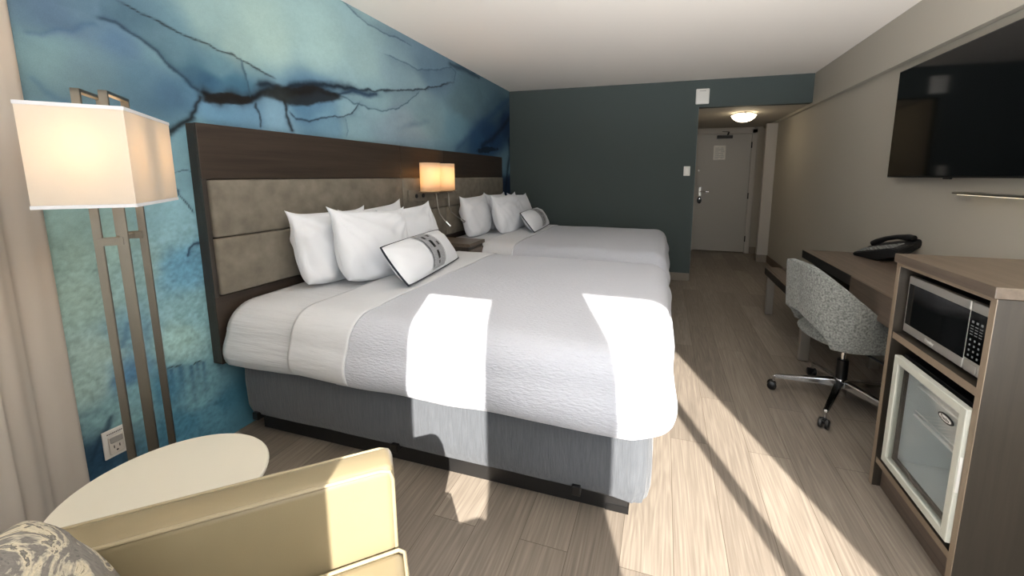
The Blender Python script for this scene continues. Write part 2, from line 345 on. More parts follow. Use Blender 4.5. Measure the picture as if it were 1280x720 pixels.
# ------------------------------------------------------------------ mural colour (ink-wash wall paper)
def mural_colors(Y, Z):
    n = len(Y)
    rs = np.random.RandomState(3)
    def vnoise(x, y, seed):
        xi = np.floor(x).astype(np.int64); yi = np.floor(y).astype(np.int64); fx = x-xi; fy = y-yi
        fx = fx*fx*(3-2*fx); fy = fy*fy*(3-2*fy)
        def h(a, b):
            q = (a*374761393+b*668265263+seed*2147483647) & 0xffffffff
            q = ((q ^ (q >> 13))*1274126177) & 0xffffffff
            return ((q ^ (q >> 16)) & 0xffff)/65535.0
        return (h(xi, yi)*(1-fx)+h(xi+1, yi)*fx)*(1-fy)+(h(xi, yi+1)*(1-fx)+h(xi+1, yi+1)*fx)*fy
    def fbm(x, y, s, o=4):
        a = 0.5; t = 0
        for i in range(o): t = t+a*vnoise(x, y, s+i*17); x = x*2.03; y = y*2.03; a *= 0.5
        return t-0.47
    wy = Y+0.16*fbm(Y*2.2, Z*3.2, 5)+0.03*fbm(Y*9, Z*12, 9); wz = Z+0.12*fbm(Y*2.2, Z*3.2, 11)+0.025*fbm(Y*9, Z*12, 19)
    acc = np.zeros((n, 3)); ws = np.zeros(n)
    for (a, b, r, g, bl) in MSEED:
        k = 0.45 if a > 2.6 else 1.0
        d2 = ((wy-a)*k)**2+(wz-b)**2+0.0018
        w = d2**-2.2
        acc += w[:, None]*np.array([lin(r), lin(g), lin(bl)])*(1.38 if (b < 1.32 and a < 1.4) else 1.0); ws += w
    c = acc/ws[:, None]
    # soft pigment clouds and fine paper mottle
    cl = fbm(Y*3.0+2*fbm(Y*2, Z*3, 31), Z*5.0+2*fbm(Y*2, Z*3, 37), 41)
    c *= (1+0.28*cl)[:, None]
    mot = .6*fbm(Y*48, Z*48, 51, 2)+.9*fbm(Y*95, Z*95, 53, 2); lowmask = np.clip((1.25-Z)/0.3, 0, 1)*np.clip((1.3-Y)/0.1+1, 0, 1)
    c *= (1+(0.12+0.60*lowmask)*mot)[:, None]
    ly = Y+0.020*fbm(Y*14, Z*18, 61)*2; lz = Z+0.016*fbm(Y*14, Z*18, 67)*2
    for (pts, width, strength, col, side, bw, bs) in STROKES:
        best = np.full(n, 1e9); sg = np.zeros(n); tt = np.zeros(n); m = len(pts)-1
        for i, (p, q) in enumerate(zip(pts, pts[1:])):
            dy, dz = q[0]-p[0], q[1]-p[1]; L2 = dy*dy+dz*dz
            t = np.clip(((ly-p[0])*dy+(lz-p[1])*dz)/L2, 0, 1)
            ex = ly-p[0]-t*dy; ez = lz-p[1]-t*dz; d = np.sqrt(ex*ex+ez*ez)
            u = d < best; best = np.where(u, d, best); sg = np.where(u, np.sign(dy*ez-dz*ex), sg); tt = np.where(u, (i+t)/m, tt)
        colv = np.array([lin(v) for v in col])
        wv = width*(0.55+1.1*np.clip(0.5+fbm(Y*7, Z*7, 71), 0, 1))
        endf = np.clip(np.minimum(tt, 1-tt)*14+0.25, 0, 1)
        wv = wv*.72; a = strength*np.exp(-(best/wv)**2)*endf
        if side:
            s = np.where(sg*side > 0, 1.0, 0.0)
            ab = bs*np.exp(-best/bw)*s*endf*(0.75+0.8*fbm(Y*6, Z*6, 81))
            c = c*(1-ab[:, None])+ab[:, None]*(c*.25+np.array([.002, .035, .075])[None])
        c = c*(1-a[:, None])+colv[None]*a[:, None]
    for (a0, b0, ry, rz, ang, col, st) in BLOBS:
        dy = ly-a0; dz = lz-b0; ca, sa = math.cos(ang), math.sin(ang)
        e = np.sqrt(((dy*ca+dz*sa)/ry)**2+((-dy*sa+dz*ca)/rz)**2)+0.9*fbm(Y*8, Z*11, 91)
        a = st*np.clip((1.1-e)/(0.25 if st > .75 else 1.0), 0, 1)
        c = c*(1-a[:, None])+np.array([lin(v) for v in col])[None]*a[:, None]
    # small ink drips hanging from an edge low on the wall
    for (a0, b0, wd, ln) in DRIPS:
        dy = (Y-a0)+0.02*fbm(Y*20, Z*8, 97); dz = b0-Z+0.015*fbm(Y*60, Z*3, 99)
        a = np.exp(-(dy/wd)**2)*np.clip(dz/0.006, 0, 1)*np.exp(-np.clip(dz, 0, 9)/ln)
        c = c*(1-0.85*a[:, None]*np.array([1, .75, .55])[None])
    lum = c@np.array([.25, .6, .15]); c = c*.72+lum[:, None]*.28
    return np.clip(c, 0.002, 1)
BK = (14, 18, 22); NV = (14, 52, 84); BR = (26, 22, 20)
STROKES = [
 (V2, .012, .9, (16, 50, 74), 1, .16, .95),
 (V18, .012, .5, (44, 90, 130), 1, .10, .45),
 (V24, .015, .5, (40, 100, 135), 0, 0, 0),
 (V1, .005, .95, BK, -1, .03, .35),
 (V3a, .034, 1.0, BR, 0, 0, 0),
 (V3a, .012, 1.0, BK, 1, .05, .6),
 (V3b, .010, .95, (14, 34, 50), -1, .05, .55),
 (V3b[:7], .030, .9, (20, 40, 56), 0, 0, 0),
 (V3c, .018, .9, (16, 48, 76), 0, 0, 0),
 (V4, .014, .95, BR, 0, 0, 0),
 (V5, .007, .95, (16, 44, 66), -1, .05, .5),
 (V6, .006, .8, (30, 78, 100), 1, .04, .3),
 (V7, .008, .9, BK, 1, .04, .4),
 (V8, .004, .7, (40, 90, 115), -1, .06, .3),
 (V9, .007, .7, (40, 86, 112), -1, .06, .4),
 (V10, .006, .7, (30, 70, 100), 1, .05, .4),
 (V11, .006, .85, (30, 70, 90), -1, .06, .4),
 (V12, .014, .95, BK, 1, .06, .7),
 (V13, .005, .95, (14, 40, 64), 1, .05, .5),
 (V14, .003, .8, (20, 50, 70), 0, 0, 0),
 (V15, .006, .95, (14, 50, 80), -1, .05, .6),
 (V16, .004, .95, BK, -1, .02, .4), (V17, .004, .95, BK, -1, .02, .4),
 (V19, .010, .8, (14, 50, 76), 0, 0, 0), (V20, .012, .6, (40, 100, 135), 0, 0, 0),
 (V21, .06, .55, (16, 70, 115), -1, .25, .5),
 (V22, .05, .8, (10, 26, 46), 0, 0, 0), (V23, .05, .8, (10, 24, 42), 0, 0, 0),
 (V25, .03, .85, (22, 60, 84), 0, 0, 0),
]
BLOBS = [(1.52, 1.69, .12, .026, .15, BR, .95), (1.95, 1.79, .26, .055, .18, BR, .92), (1.80, 1.76, .11, .05, .1, (44, 54, 54), .7),
         (2.45, 1.89, .22, .025, .1, (22, 66, 100), .7), (4.55, 1.63, .35, .04, .1, BK, .8), (3.05, 1.75, .25, .035, .25, (60, 104, 134), .5)]
DRIPS = [(1.11, .468, .010, .10), (1.135, .465, .008, .06), (1.17, .462, .010, .09), (1.21, .45, .010, .12), (1.235, .446, .008, .07), (1.26, .44, .009, .10)]
def mural_wall():
    y0, y1, z0, z1 = 0.55, 5.29, 0.0, 2.45; h = 0.0058
    ny = int((y1-y0)/h)+1; nz = int((z1-z0)/h)+1
    ys = np.linspace(y0, y1, ny); zs = np.linspace(z0, z1, nz)
    Y, Z = np.meshgrid(ys, zs, indexing='ij'); Yf = Y.ravel(); Zf = Z.ravel()
    # front sheet plus a box behind it, extended towards the window
    nv = len(Yf); co = np.zeros((nv+12, 3)); co[:nv, 1] = Yf; co[:nv, 2] = Zf
    ex = [(0, -.5, 0), (0, y0, 0), (0, y0, z1), (0, -.5, z1), (-.1, -.5, 0), (-.1, y1+.1, 0), (-.1, y1+.1, z1), (-.1, -.5, z1), (0, y1+.1, 0), (0, y1+.1, z1), (0, y1, 0), (0, y1, z1)]
    co[nv:] = ex
    i, j = np.meshgrid(np.arange(ny-1), np.arange(nz-1), indexing='ij'); a = (i*nz+j).ravel()
    quads = np.stack([a, a+nz, a+nz+1, a+1], 1)
    e = [nv+k for k in range(12)]
    extra = np.array([[e[0], e[1], e[2], e[3]], [e[4], e[7], e[6], e[5]], [e[10], e[8], e[9], e[11]], [e[8], e[5], e[6], e[9]], [e[3], e[2], e[6], e[7]], [e[0], e[4], e[5], e[8]], [e[0], e[3], e[7], e[4]]])
    quads = np.concatenate([quads, extra])
    me = bpy.data.meshes.new('wall_left'); me.vertices.add(len(co)); me.vertices.foreach_set('co', co.astype(np.float32).ravel())
    me.loops.add(quads.size); me.loops.foreach_set('vertex_index', quads.astype(np.int32).ravel())
    me.polygons.add(len(quads)); me.polygons.foreach_set('loop_start', (np.arange(len(quads))*4).astype(np.int32)); me.polygons.foreach_set('loop_total', np.full(len(quads), 4, np.int32))
    me.update(calc_edges=True); me.validate()
    at = me.color_attributes.new('ink', 'FLOAT_COLOR', 'POINT')
    c = np.ones((len(co), 4), np.float32)
    c[:nv, :3] = mural_colors(Yf, Zf); c[nv:, :3] = (0.12, 0.28, 0.33)
    at.data.foreach_set('color', c.ravel())
    m, nt, b = newmat('ink_wash_mural'); L = nt.links
    an = N(nt, 'ShaderNodeVertexColor', layer_name='ink')
    tc = N(nt, 'ShaderNodeTexCoord'); no = N(nt, 'ShaderNodeTexNoise'); no.inputs['Scale'].default_value = 260; no.inputs['Detail'].default_value = 2
    L.new(tc.outputs['Object'], no.inputs['Vector'])
    mr = N(nt, 'ShaderNodeMapRange'); mr.inputs['To Min'].default_value = 0.86; mr.inputs['To Max'].default_value = 1.12; L.new(no.outputs['Fac'], mr.inputs['Value'])
    mx = N(nt, 'ShaderNodeVectorMath', operation='SCALE'); L.new(an.outputs['Color'], mx.inputs[0]); L.new(mr.outputs[0], mx.inputs['Scale'])
    gm = N(nt, 'ShaderNodeVectorMath', operation='SCALE'); gm.inputs['Scale'].default_value = MURAL_GAIN
    L.new(mx.outputs[0], gm.inputs[0]); L.new(gm.outputs[0], b.inputs['Base Color']); b.inputs['Roughness'].default_value = 0.6; b.inputs['Specular IOR Level'].default_value = 0.2
    me.materials.append(m)
    o = bpy.data.objects.new('wall_left', me); COL.objects.link(o); struct(o)
MURAL_GAIN = 1.12
mural_wall()

# ------------------------------------------------------------------ room shell
D, H, W1, W2, HB, XL, DE = 5.29, 2.45, 3.608, 3.65, 2.135, 2.425, 7.57
YW = -0.35
struct(MB().box(-.1, -.5, -.1, 3.8, 7.75, 0).build('floor', M_floor, org=(0, 0, 0)))
struct(MB().box(-.1, -.5, H, 3.8, D+.1, H+.1).build('ceiling', M_ceil, org=(0, 0, 0)))
struct(MB().box(XL-.1, D+.1, HB, 3.8, 7.75, HB+.1).build('ceiling_corridor', M_wall, org=(0, 0, 0)))
b = MB().box(-.0, D, 0, XL, D+.1, H-.001); b.box(XL, D, HB, W1, D+.1, H-.001)
struct(b.build('wall_back', M_teal, org=(0, 0, 0)))
struct(MB().box(XL-.1, D+.1, 0, XL, 7.65, HB).build('wall_corridor', M_wall, org=(0, 0, 0)))
b = MB().box(W2, -.5, 0, W2+.12, 7.75, HB-.03); b.box(W1, -.5, HB-.03, W2+.12, D+.0, H-.001); b.box(W1, D, HB-.03, W2+.12, 7.6, HB+.0)
struct(b.build('wall_right', M_wall, org=(0, 0, 0)))
# end wall with the entrance door opening
b = MB().box(XL-.1, DE+.03, 0, 2.56, 7.75, HB); b.box(2.56, DE+.03, 2.07, 3.50, 7.75, HB); b.box(3.48, DE+.03, 0, W2+.1, 7.75, HB)
b.box(2.5, 7.7, 0, 3.52, 7.75, 2.1)
struct(b.build('wall_end', M_wall, org=(0, 0, 0)))
dr = bpy.data.objects.new('door_1', None); COL.objects.link(dr); dr.location = (3.0, DE, 0); ORG['door_1'] = Vector((3.0, DE, 0)); struct(dr)
MB().box(2.60, DE+.02, .012, 3.44, DE+.065, 2.03, .002).build('door_leaf', M_door, dr)
b = MB().box(3.44, DE-.01, 0, 3.52, DE+.06, 2.10, .004); b.box(2.52, DE-.01, 0, 2.60, DE+.06, 2.10, .004); b.box(2.52, DE-.01, 2.032, 3.52, DE+.06, 2.11, .004)
b.build('door_frame', M_trim, dr)
for z in (1.84, .99, .25):
    MB().tube([(3.443, DE-.004, z-.05), (3.443, DE-.004, z+.05)], .010, 10).build('hinge', M_black, dr)
b = MB().box(2.655, DE+.008, .97, 2.70, DE+.02, 1.13, .004); b.build('lock_plate', M_ss, dr)
b = MB().tube([(2.68, DE+.01, 1.055), (2.68, DE-.035, 1.055), (2.70, DE-.045, 1.055), (2.81, DE-.045, 1.052)], .011, 12); b.build('lever_handle', M_chrome, dr, smooth=True)
b = MB().lathe([(.0, -.028), (.030, -.026), (.036, -.018), (.038, 0)], (2.675, DE+.02, .90), 24, 'Y', 1, 1.6); b.build('card_reader', M_blkpl, dr, smooth=True)
MB().lathe([(.0, -.034), (.015, -.032), (.018, -.024), (.018, 0)], (2.675, DE+.018, .925), 20, 'Y').build('reader_window', M_chrome, dr, smooth=True)
b = MB().box(2.90, DE-.035, 1.955, 3.14, DE+.02, 2.005, .006); b.build('door_closer', M_black, dr)
b = MB().oriented((3.06, DE-.03, 2.012), (3.06, DE-.14, 2.045), .022, .008); b.oriented((3.06, DE-.14, 2.05), (2.98, DE-.0, 2.07), .02, .008); b.build('closer_arm', M_black, dr)
b = MB().box(2.86, DE+.0165, 1.60, 3.05, DE+.02, 1.84, .0005); nf = b.build('notice_sheet', M_paper, dr)
b = MB()
for k in range(9): b.box(2.88, DE+.0158, 1.62+k*.022, 2.94+(k*37 % 5)*.012, DE+.0166, 1.626+k*.022)
for k in range(9): b.box(2.97, DE+.0158, 1.62+k*.022, 3.01+(k*23 % 4)*.007, DE+.0166, 1.626+k*.022)
b.build('notice_print', M_key, nf)
MB().lathe([(.0, -.006), (.008, -.006), (.009, 0)], (2.64, DE+.02, 1.42), 16, 'Y').build('door_latch', M_ss, dr)
# closet jamb sticking out of the right wall
struct(MB().box(3.50, 6.86, .11, W2, 6.96, HB-.03, .003).build('trim_1', M_trim, org=(0, 0, 0)))
struct(MB().box(3.495, 6.85, 0, W2, 6.97, .11, .003).build('baseboard_jamb', M_base, org=(0, 0, 0)))
struct(MB().box(0, D-.012, 0, XL, D, .10, .003).build('baseboard_back', M_base, org=(0, 0, 0)))
b = MB().box(W2-.012, 3.9, 0, W2, 6.85, .11, .003); b.box(W2-.012, -.3, 0, W2, 1.3, .11, .003)
struct(b.build('baseboard_right', plain('brown_baseboard', rgb(96, 80, 66), .5), org=(0, 0, 0)))
struct(MB().box(3.52, DE+.018, 0, W2, DE+.03, .11, .003).build('baseboard_end', M_base, org=(0, 0, 0)))
struct(MB().box(XL-.002, D-.003, 0, XL+.002, D+.002, HB, .0008).build('trim_2', plain('corner_bead', rgb(120, 130, 132), .5), org=(0, 0, 0)))
# window wall behind the camera
b = MB().box(-.1, YW-.12, 0, .30, YW, H); b.box(.30, YW-.12, 0, 3.66, YW, .10); b.box(.30, YW-.12, 2.36, 3.66, YW, H); b.box(3.545, YW-.12, 0, 3.8, YW, H)
b.box(2.115, YW-.10, .05, 2.583, YW, H); b.box(.30, YW-.10, 2.19, 2.12, YW, 2.40)  # added unseen pier and lower left head, shaped to shade the bed between sun patches
struct(b.build('wall_front', M_wall, org=(0, 0, 0)))
wn = bpy.data.objects.new('window_1', None); COL.objects.link(wn); wn.location = (2.0, YW, 0); ORG['window_1'] = Vector((2, YW, 0)); struct(wn)
b = MB().box(3.183, YW-.045, .10, 3.243, YW-.015, 2.36, .004); b.box(2.60, YW-.06, .10, 3.54, YW-.04, .14); 
b.build('window_frame', plain('dark_window_frame', rgb(60, 58, 56), .4, metal=.5), wn)

# ------------------------------------------------------------------ curtains
def curtain(name, path, z0, z1, amp, waves, mat, label, nseg=260, thick=0.0):
    P = [Vector((p[0], p[1], 0)) for p in path]
    Ls = [0]
    for a, c in zip(P, P[1:]): Ls.append(Ls[-1]+(c-a).length)
    def at(u):
        s = u*Ls[-1]
        for k in range(len(P)-1):
            if s <= Ls[k+1]+1e-9:
                t = (s-Ls[k])/(Ls[k+1]-Ls[k]); d = (P[k+1]-P[k]).normalized()
                return P[k].lerp(P[k+1], t), Vector((-d.y, d.x, 0))
        return P[-1], Vector((0, 0, 0))
    mb = MB()
    def fn(u, v):
        p, n = at(u); z = z0+(z1-z0)*v
        w = amp*math.sin(u*waves*2*PI)*(0.75+0.25*math.sin(u*17+1))+amp*.25*math.sin(u*waves*4.4*PI+v*1.2)
        q = p+n*w*(1.0-.25*v); return (q.x, q.y, z)
    mb.grid(fn, nseg, 24)
    o = mb.build(name, mat, smooth=True, angle=180, thick=.002)
    return tag(o, label, 'curtain')
curtain('curtain', [(.035, .815), (.10, .70), (.20, .60), (.22, .30), (.20, -.02), (.12, -.26)], .015, 2.435, .014, 8, M_curtain,
        'cream floor-length curtain gathered in the corner beside the blue mural wall and floor lamp')
curtain('curtain', [(.34, -.29), (1.715, -.29)], .03, 2.43, .028, 13, M_sheer,
        'unseen cream liner curtain added across the left window to block and diffuse the sun')  # out of view, added to cut the sun at left and give soft fill

# ------------------------------------------------------------------ headboard
hb = thing('headboard', (.03, 3.08, .41), 'long dark wood headboard with padded taupe panels running behind both beds', 'headboard')
YA, YB = 1.305, 4.85
MB().box(.001, YA, .41, .052, YB, 1.551, .002).build('frame_board', M_dkwoodz, hb)
for a, c in ((YA, 2.752), (2.755, 3.408), (3.411, YB)):
    MB().box(.05, a, 1.302, .066, c, 1.552, .002).build('top_panel', M_dkwood, hb)
for a, c in ((YA+.022, 2.752), (2.755, 3.408), (3.411, YB-.015)):
    MB().box(.045, a, 1.028, .082, c, 1.298, .012, 3).build('padded_panel', M_uph, hb, smooth=True)
    MB().box(.045, a, .750, .082, c, 1.024, .012, 3).build('padded_panel', M_uph, hb, smooth=True)
MB().box(.05, YA, .41, .062, YB, .745, .002).build('lower_panel', M_dkwood, hb)
MB().box(.05, YA, .745, .064, YA+.02, 1.302, .001).build('side_rail', M_dkwoodz, hb)

# ------------------------------------------------------------------ beds
def sq(ox, oy):
    ax, ay = abs(ox), abs(oy); L = max(ax, ay)
    if L < 1e-9: return 0, 0, 0
    ang = (PI/4*ay/ax) if ax >= ay else PI/2-PI/4*ax/ay
    return L, math.copysign(math.cos(ang), ox), math.copysign(math.sin(ang), oy)
def drape(x0, x1, y0, y1, zt, zb, r, foot=True, bulge=.02, curl=.03, off=0.0, seed=0, wr=.004, nx=90, ny=110, hemwave=.006):
    x1o, y0o, y1o = x1+off, y0-off, y1+off
    drop = zt-zb
    Lmax = r*PI/2+(drop-r)
    ix0, ix1, iy0, iy1 = x0, x1o-(r if foot else 0), y0o+r, y1o-r
    xt = ix1+(Lmax if foot else 0)
    mb = MB()
    def fn(u, v):
        # denser sampling near the edges
        s = x0+(xt-x0)*u; t = (iy0-Lmax)+(iy1-iy0+2*Lmax)*v
        bx = min(max(s, ix0), ix1); by = min(max(t, iy0), iy1)
        L, dx, dy = sq(s-bx if foot else 0, t-by)
        hw = hemwave*noise.noise((s*2.3+seed, t*2.3, seed))
        if L <= r*PI/2:
            h = r*math.sin(L/r); d = r*(1-math.cos(L/r))
        else:
            k = (L-r*PI/2)/(Lmax-r*PI/2)
            d = r+(L-r*PI/2)+hw*k*4
            h = r+bulge*math.sin(PI*min(k*1.1, 1))-curl*max(0, (k-.72)/.28)**2
        x = bx+dx*h; y = by+dy*h; z = zt+off-d
        # crown and wrinkles
        e = noise.noise((x*3+seed, y*3, z*3))*wr*1.5+noise.noise((x*7+seed, y*9, z*12))*wr*.25
        cx = (x-x0)/(x1-x0); cy = (y-y0)/(y1-y0)
        z += .010*(math.sin(PI*min(max(cy, 0), 1)))*(1 if L < 1e-6 else .5)
        if L > r*.6: x += dx*e*1.6; y += dy*e*1.6
        else: z += e*.7
        return (x, y, z)
    mb.grid(fn, nx, ny)
    return mb
BX1, BY0, BY1, BZ = 2.125, 1.325, 2.985, .700
bed = thing('bed', (1.05, 2.16, 0), 'nearer queen bed with grey fabric box spring beside the armchair', 'bed', 'queen beds along the headboard')
b = MB().box(.10, 1.447, 0, 1.99, 2.865, .135, .003); b.build('base', M_black, bed)
b = MB().box(1.90, 1.444, .0, 1.993, 1.4465, .030, .0008); b.box(1.9905, 1.444, 0, 1.993, 1.50, .03, .0008); b.build('corner_plate', M_blkpl, bed)
def boxspring():
    mb = MB(); x0, x1, y0, y1, z0, z1, r = .085, 2.07, 1.36, 2.95, .135, .42, .07
    pts = []
    def corner(cx, cy, a0):
        for k in range(9):
            a = a0+PI/2*k/8; pts.append((cx+r*math.cos(a), cy+r*math.sin(a)))
    per = []
    corner(x1-r, y0+r, -PI/2); corner(x1-r, y1-r, 0); corner(x0+r, y1-r, PI/2); corner(x0+r, y0+r, PI)
    P = [Vector((p[0], p[1], 0)) for p in pts]; Q = []
    for a, c in zip(P, P[1:]+P[:1]):
        n = max(1, int((c-a).length/.05))
        for k in range(n): Q.append(a.lerp(c, k/n))
    n = len(Q); cen = Vector(((x0+x1)/2, (y0+y1)/2, 0))
    def fn(u, v):
        i = int(round(u*n)) % n; q = Q[i]; dr_ = (q-cen); dn = Vector((dr_.x/(x1-x0), dr_.y/(y1-y0), 0)).normalized()
        z = z0+(z1-z0)*v
        nearc = max(0, 1-min((q-Vector((x1, y0, 0))).length, (q-Vector((x1, y1, 0))).length)/.16)
        if v < .01: z -= .022*nearc
        o = .006*math.sin(PI*v)+.006*nearc*(1-v)*math.sin(i*2.1)+(-.012 if v == 0 else 0)
        p = q+dn*(o+.002*noise.noise((q.x*6, q.y*6, v*5)))
        return (p.x, p.y, z+.003*noise.noise((q.x*4, q.y*4, 2))*(1-v))
    V = mb.grid(fn, n, 8, wrap=True)
    mb.bm.faces.new([c[0] for c in reversed(V)]); mb.bm.faces.new([c[-1] for c in V])
    return mb
boxspring().build('box_spring', M_skirt, bed, smooth=True)
for x in (.175, .985, 1.80):
    MB().box(x-.017, 1.350, .112, x+.017, 1.40, .150, .003).build('bracket', M_blkpl, bed)
    MB().box(x-.017, 2.91, .112, x+.017, 2.962, .150, .003).build('bracket', M_blkpl, bed)
MB().box(.10, 1.40, .425, 2.02, 2.91, .66, .05, 3).build('mattress', M_white, bed, smooth=True)
sheet = drape(.085, BX1-.006, BY0+.006, BY1-.006, BZ-.006, .372, .13, foot=True, seed=8, wr=.007, bulge=.024, curl=.06).build('fitted_sheet', M_sheet, smooth=True, angle=180, thick=.003)
tag(sheet, 'smooth white fitted sheet wrapping the mattress head of the nearer bed', 'sheet', 'fitted sheets')
cov = drape(.74, BX1, BY0, BY1, BZ, .372, .13, foot=True, seed=8, wr=.007, bulge=.026, curl=.06, off=.004).build('coverlet', M_cover, smooth=True, angle=180, thick=.004)
tag(cov, 'white ribbed coverlet over the nearer bed with sun patches on it', 'coverlet', 'white coverlets')
fold = drape(.49, .80, BY0, BY1, BZ, .374, .13, foot=False, seed=8, wr=.007, bulge=.026, curl=.06, off=.011, nx=24).build('top_sheet', M_white, smooth=True, angle=180, thick=.006)
tag(fold, 'white top sheet folded back over the coverlet of the nearer bed', 'sheet', 'folded top sheets')
DY = 1.935
copy_tree(bed, None, (0, DY, 0), 'farther queen bed set against the dark slate wall')
for o, l in ((sheet, 'smooth white fitted sheet wrapping the mattress head of the farther bed'), (cov, 'white coverlet over the farther bed beside the dark slate wall'), (fold, 'white top sheet folded back over the coverlet of the farther bed')):
    copy_tree(o, None, (0, DY, 0), l)

# ------------------------------------------------------------------ pillows
def pillow_mb(w, h, t, seed, pinch=.10, ear=.05, n=56, m=42, wr=.012, pw=.55, low=None, rt=0.0, rl=0.0):
    if low is None: low = ear
    mb = MB()
    def side(sg):
        def fn(a, c):
            u = math.sin((a*2-1)*PI/2*.999); v = math.sin((c*2-1)*PI/2*.999)
            e = max(0, (1-u*u))*max(0, (1-v*v))
            x = w/2*u*(1-pinch*(1-v*v)*abs(u)); y = h/2*v*(1-pinch*(1-u*u)*abs(v))
            rr_ = rt if v > 0 else rl
            x *= math.sqrt(1-rr_*.5*v*v*u*u); y *= math.sqrt(1-rr_*.5*u*u*v*v)
            k = (abs(u)*abs(v))**9
            q_ = ear if v > 0 else low
            x += math.copysign(q_*k, u); y += math.copysign(q_*k, v)
            z = sg*t/2*(e**pw)
            # creases that run out to the corners
            c1 = math.atan2(v-1.15, u-1.15); c2 = math.atan2(v-1.15, u+1.15); cr = .55*noise.noise((c1*7+seed, (u-v)*.6, seed))+.55*noise.noise((c2*7+seed, (u+v)*.6, seed+4))+.55*noise.noise((x*9+seed, y*9, seed+sg))
            z += sg*wr*cr*min(1, e*6)*(.4+.9*(u*u+v*v))
            return (x, y, z)
        return fn
    A = mb.grid(side(1), n, m); B = mb.grid(side(-1), n, m)
    bmesh.ops.remove_doubles(mb.bm, verts=list(mb.bm.verts), dist=.0004)
    return mb
def frame(c, xd, yd):
    X = Vector(xd).normalized(); Yv = Vector(yd); Yv = (Yv-X*Yv.dot(X)).normalized(); Zv = X.cross(Yv)
    M = Matrix((X, Yv, Zv)).transposed().to_4x4(); M.translation = Vector(c); return M
PM = [pillow_mb(.53, .41, .20, 2.0, pinch=.012, ear=.026, low=-.004, rl=.55, wr=.026, pw=.40).build('pillow', M_pillow, org=(0, 0, 0), smooth=True, angle=180),
      pillow_mb(.53, .41, .21, 9.0, pinch=.0, ear=.032, low=-.004, rl=.55, wr=.028, pw=.40).build('pillow', M_pillow, org=(0, 0, 0), smooth=True, angle=180)]
first = [True, True]
def put_pillow(k, c, xd, yd, label):
    o = PM[k] if first[k] else PM[k].copy()
    if not first[k]: COL.objects.link(o)
    first[k] = False
    o.matrix_world = frame(c, xd, yd); tag(o, label, 'pillow', 'white sleeping pillows'); return o
PN = [(0, (.225, 1.885, .905), (0, 1, -.02), (-.16, .03, 1), 'white pillow leaning on the headboard, nearest the floor lamp on the nearer bed'),
      (1, (.215, 2.28, .898), (.02, 1, .06), (-.16, 0, 1), 'white pillow at the back on the nightstand side of the nearer bed, mostly hidden'),
      (1, (.425, 1.985, .905), (.10, 1, -.07), (-.22, .03, 1), 'white front-row pillow of the nearer bed, left one, right behind the piped bolster'),
      (0, (.40, 2.40, .895), (.02, 1, .04), (-.24, .0, 1), 'white pillow in the front row of the nearer bed, beside the nightstand')]
for k, c, xd, yd, l in PN: put_pillow(k, c, xd, yd, l)
PF = [(0, (.215, 3.78, .900), (0, 1, .02), (-.16, .02, 1), 'white pillow leaning on the headboard of the farther bed, next to the nightstand'),
      (1, (.20, 4.36, .895), (0, 1, -.02), (-.16, 0, 1), 'white pillow at the back of the farther bed on the slate wall side, mostly hidden'),
      (1, (.435, 4.10, .900), (.08, 1, .02), (-.22, 0, 1), 'white front-row pillow of the farther bed, left one, right behind the piped bolster'),
      (0, (.42, 4.56, .890), (.04, 1, -.04), (-.24, 0, 1), 'white pillow in the front row of the farther bed, next to the slate wall')]
for k, c, xd, yd, l in PF: put_pillow(k, c, xd, yd, l)
def bolster():
    w, h, t = .82, .26, .17
    o = pillow_mb(w, h, t, 21.0, pinch=.012, ear=.0, n=60, m=30, wr=.007, rt=.16, rl=.16).build('bolster_pillow', M_pillow, org=(0, 0, 0), smooth=True, angle=180)
    ORG[o.name] = Vector((0, 0, 0))
    def rim(u, v):
        x = w/2*u*(1-.012*(1-v*v)*abs(u)); y = h/2*v*(1-.012*(1-u*u)*abs(v)); k = 0; x *= math.sqrt(1-.08*u*u*v*v); y *= math.sqrt(1-.08*u*u*v*v)
        return (x+0, y+0, 0)
    pts = [rim(-1+2*i/24, -1) for i in range(24)]+[rim(1, -1+2*i/10) for i in range(10)]+[rim(1-2*i/24, 1) for i in range(24)]+[rim(-1, 1-2*i/10) for i in range(11)]
    MB().tube(pts, .0055, 8).build('piping', M_navy, o, smooth=True)
    def surf(u, v, d):
        e = max(0, 1-u*u)*max(0, 1-v*v)
        return (w/2*u*(1-.012*(1-v*v)*abs(u)), h/2*v*(1-.012*(1-u*u)*abs(v)), t/2*e**.55+d)
    mb = MB(); mb.grid(lambda a, c: surf(-.30+.44*a+.04*(1-(c*2-1)**2), -.93+1.86*c, .0065), 12, 30)
    band = mb.build('printed_band', M_band, o, smooth=True, angle=180)
    mb = MB()
    for (u0, u1, v0, v1) in ((-.05, -.005, .50, .70), (.09, .13, .58, .72), (-.02, .04, -.05, .38), (.12, .16, .0, .22), (-.01, .045, -.60, -.22), (-.005, .03, -.80, -.68), (-.13, -.12, -.85, .85), (.205, .212, -.85, .85)):
        u0, u1 = -.30+(u0+.14)*1.3, -.30+(u1+.14)*1.3
        mb.grid(lambda a, c: surf(u0+(u1-u0)*a+.035*(1-(v0+(v1-v0)*c)**2), v0+(v1-v0)*c, .0085), 4, 8)
    mb.build('printed_mark', M_blkpl, band, smooth=True)
    return o
bo = bolster(); bo.matrix_world = frame((.655, 2.155, .835), (-.14, .85, -.01), (-.155, .03, .20))
tag(bo, 'small white bolster pillow with navy piping and a grey printed band on the nearer bed', 'pillow', 'piped bolster pillows')
b2 = copy_tree(bo, None, None, 'small white bolster pillow with navy piping on the farther bed')
b2.matrix_world = frame((.68, 4.36, .83), (-.06, .85, 0), (-.16, .03, .20))

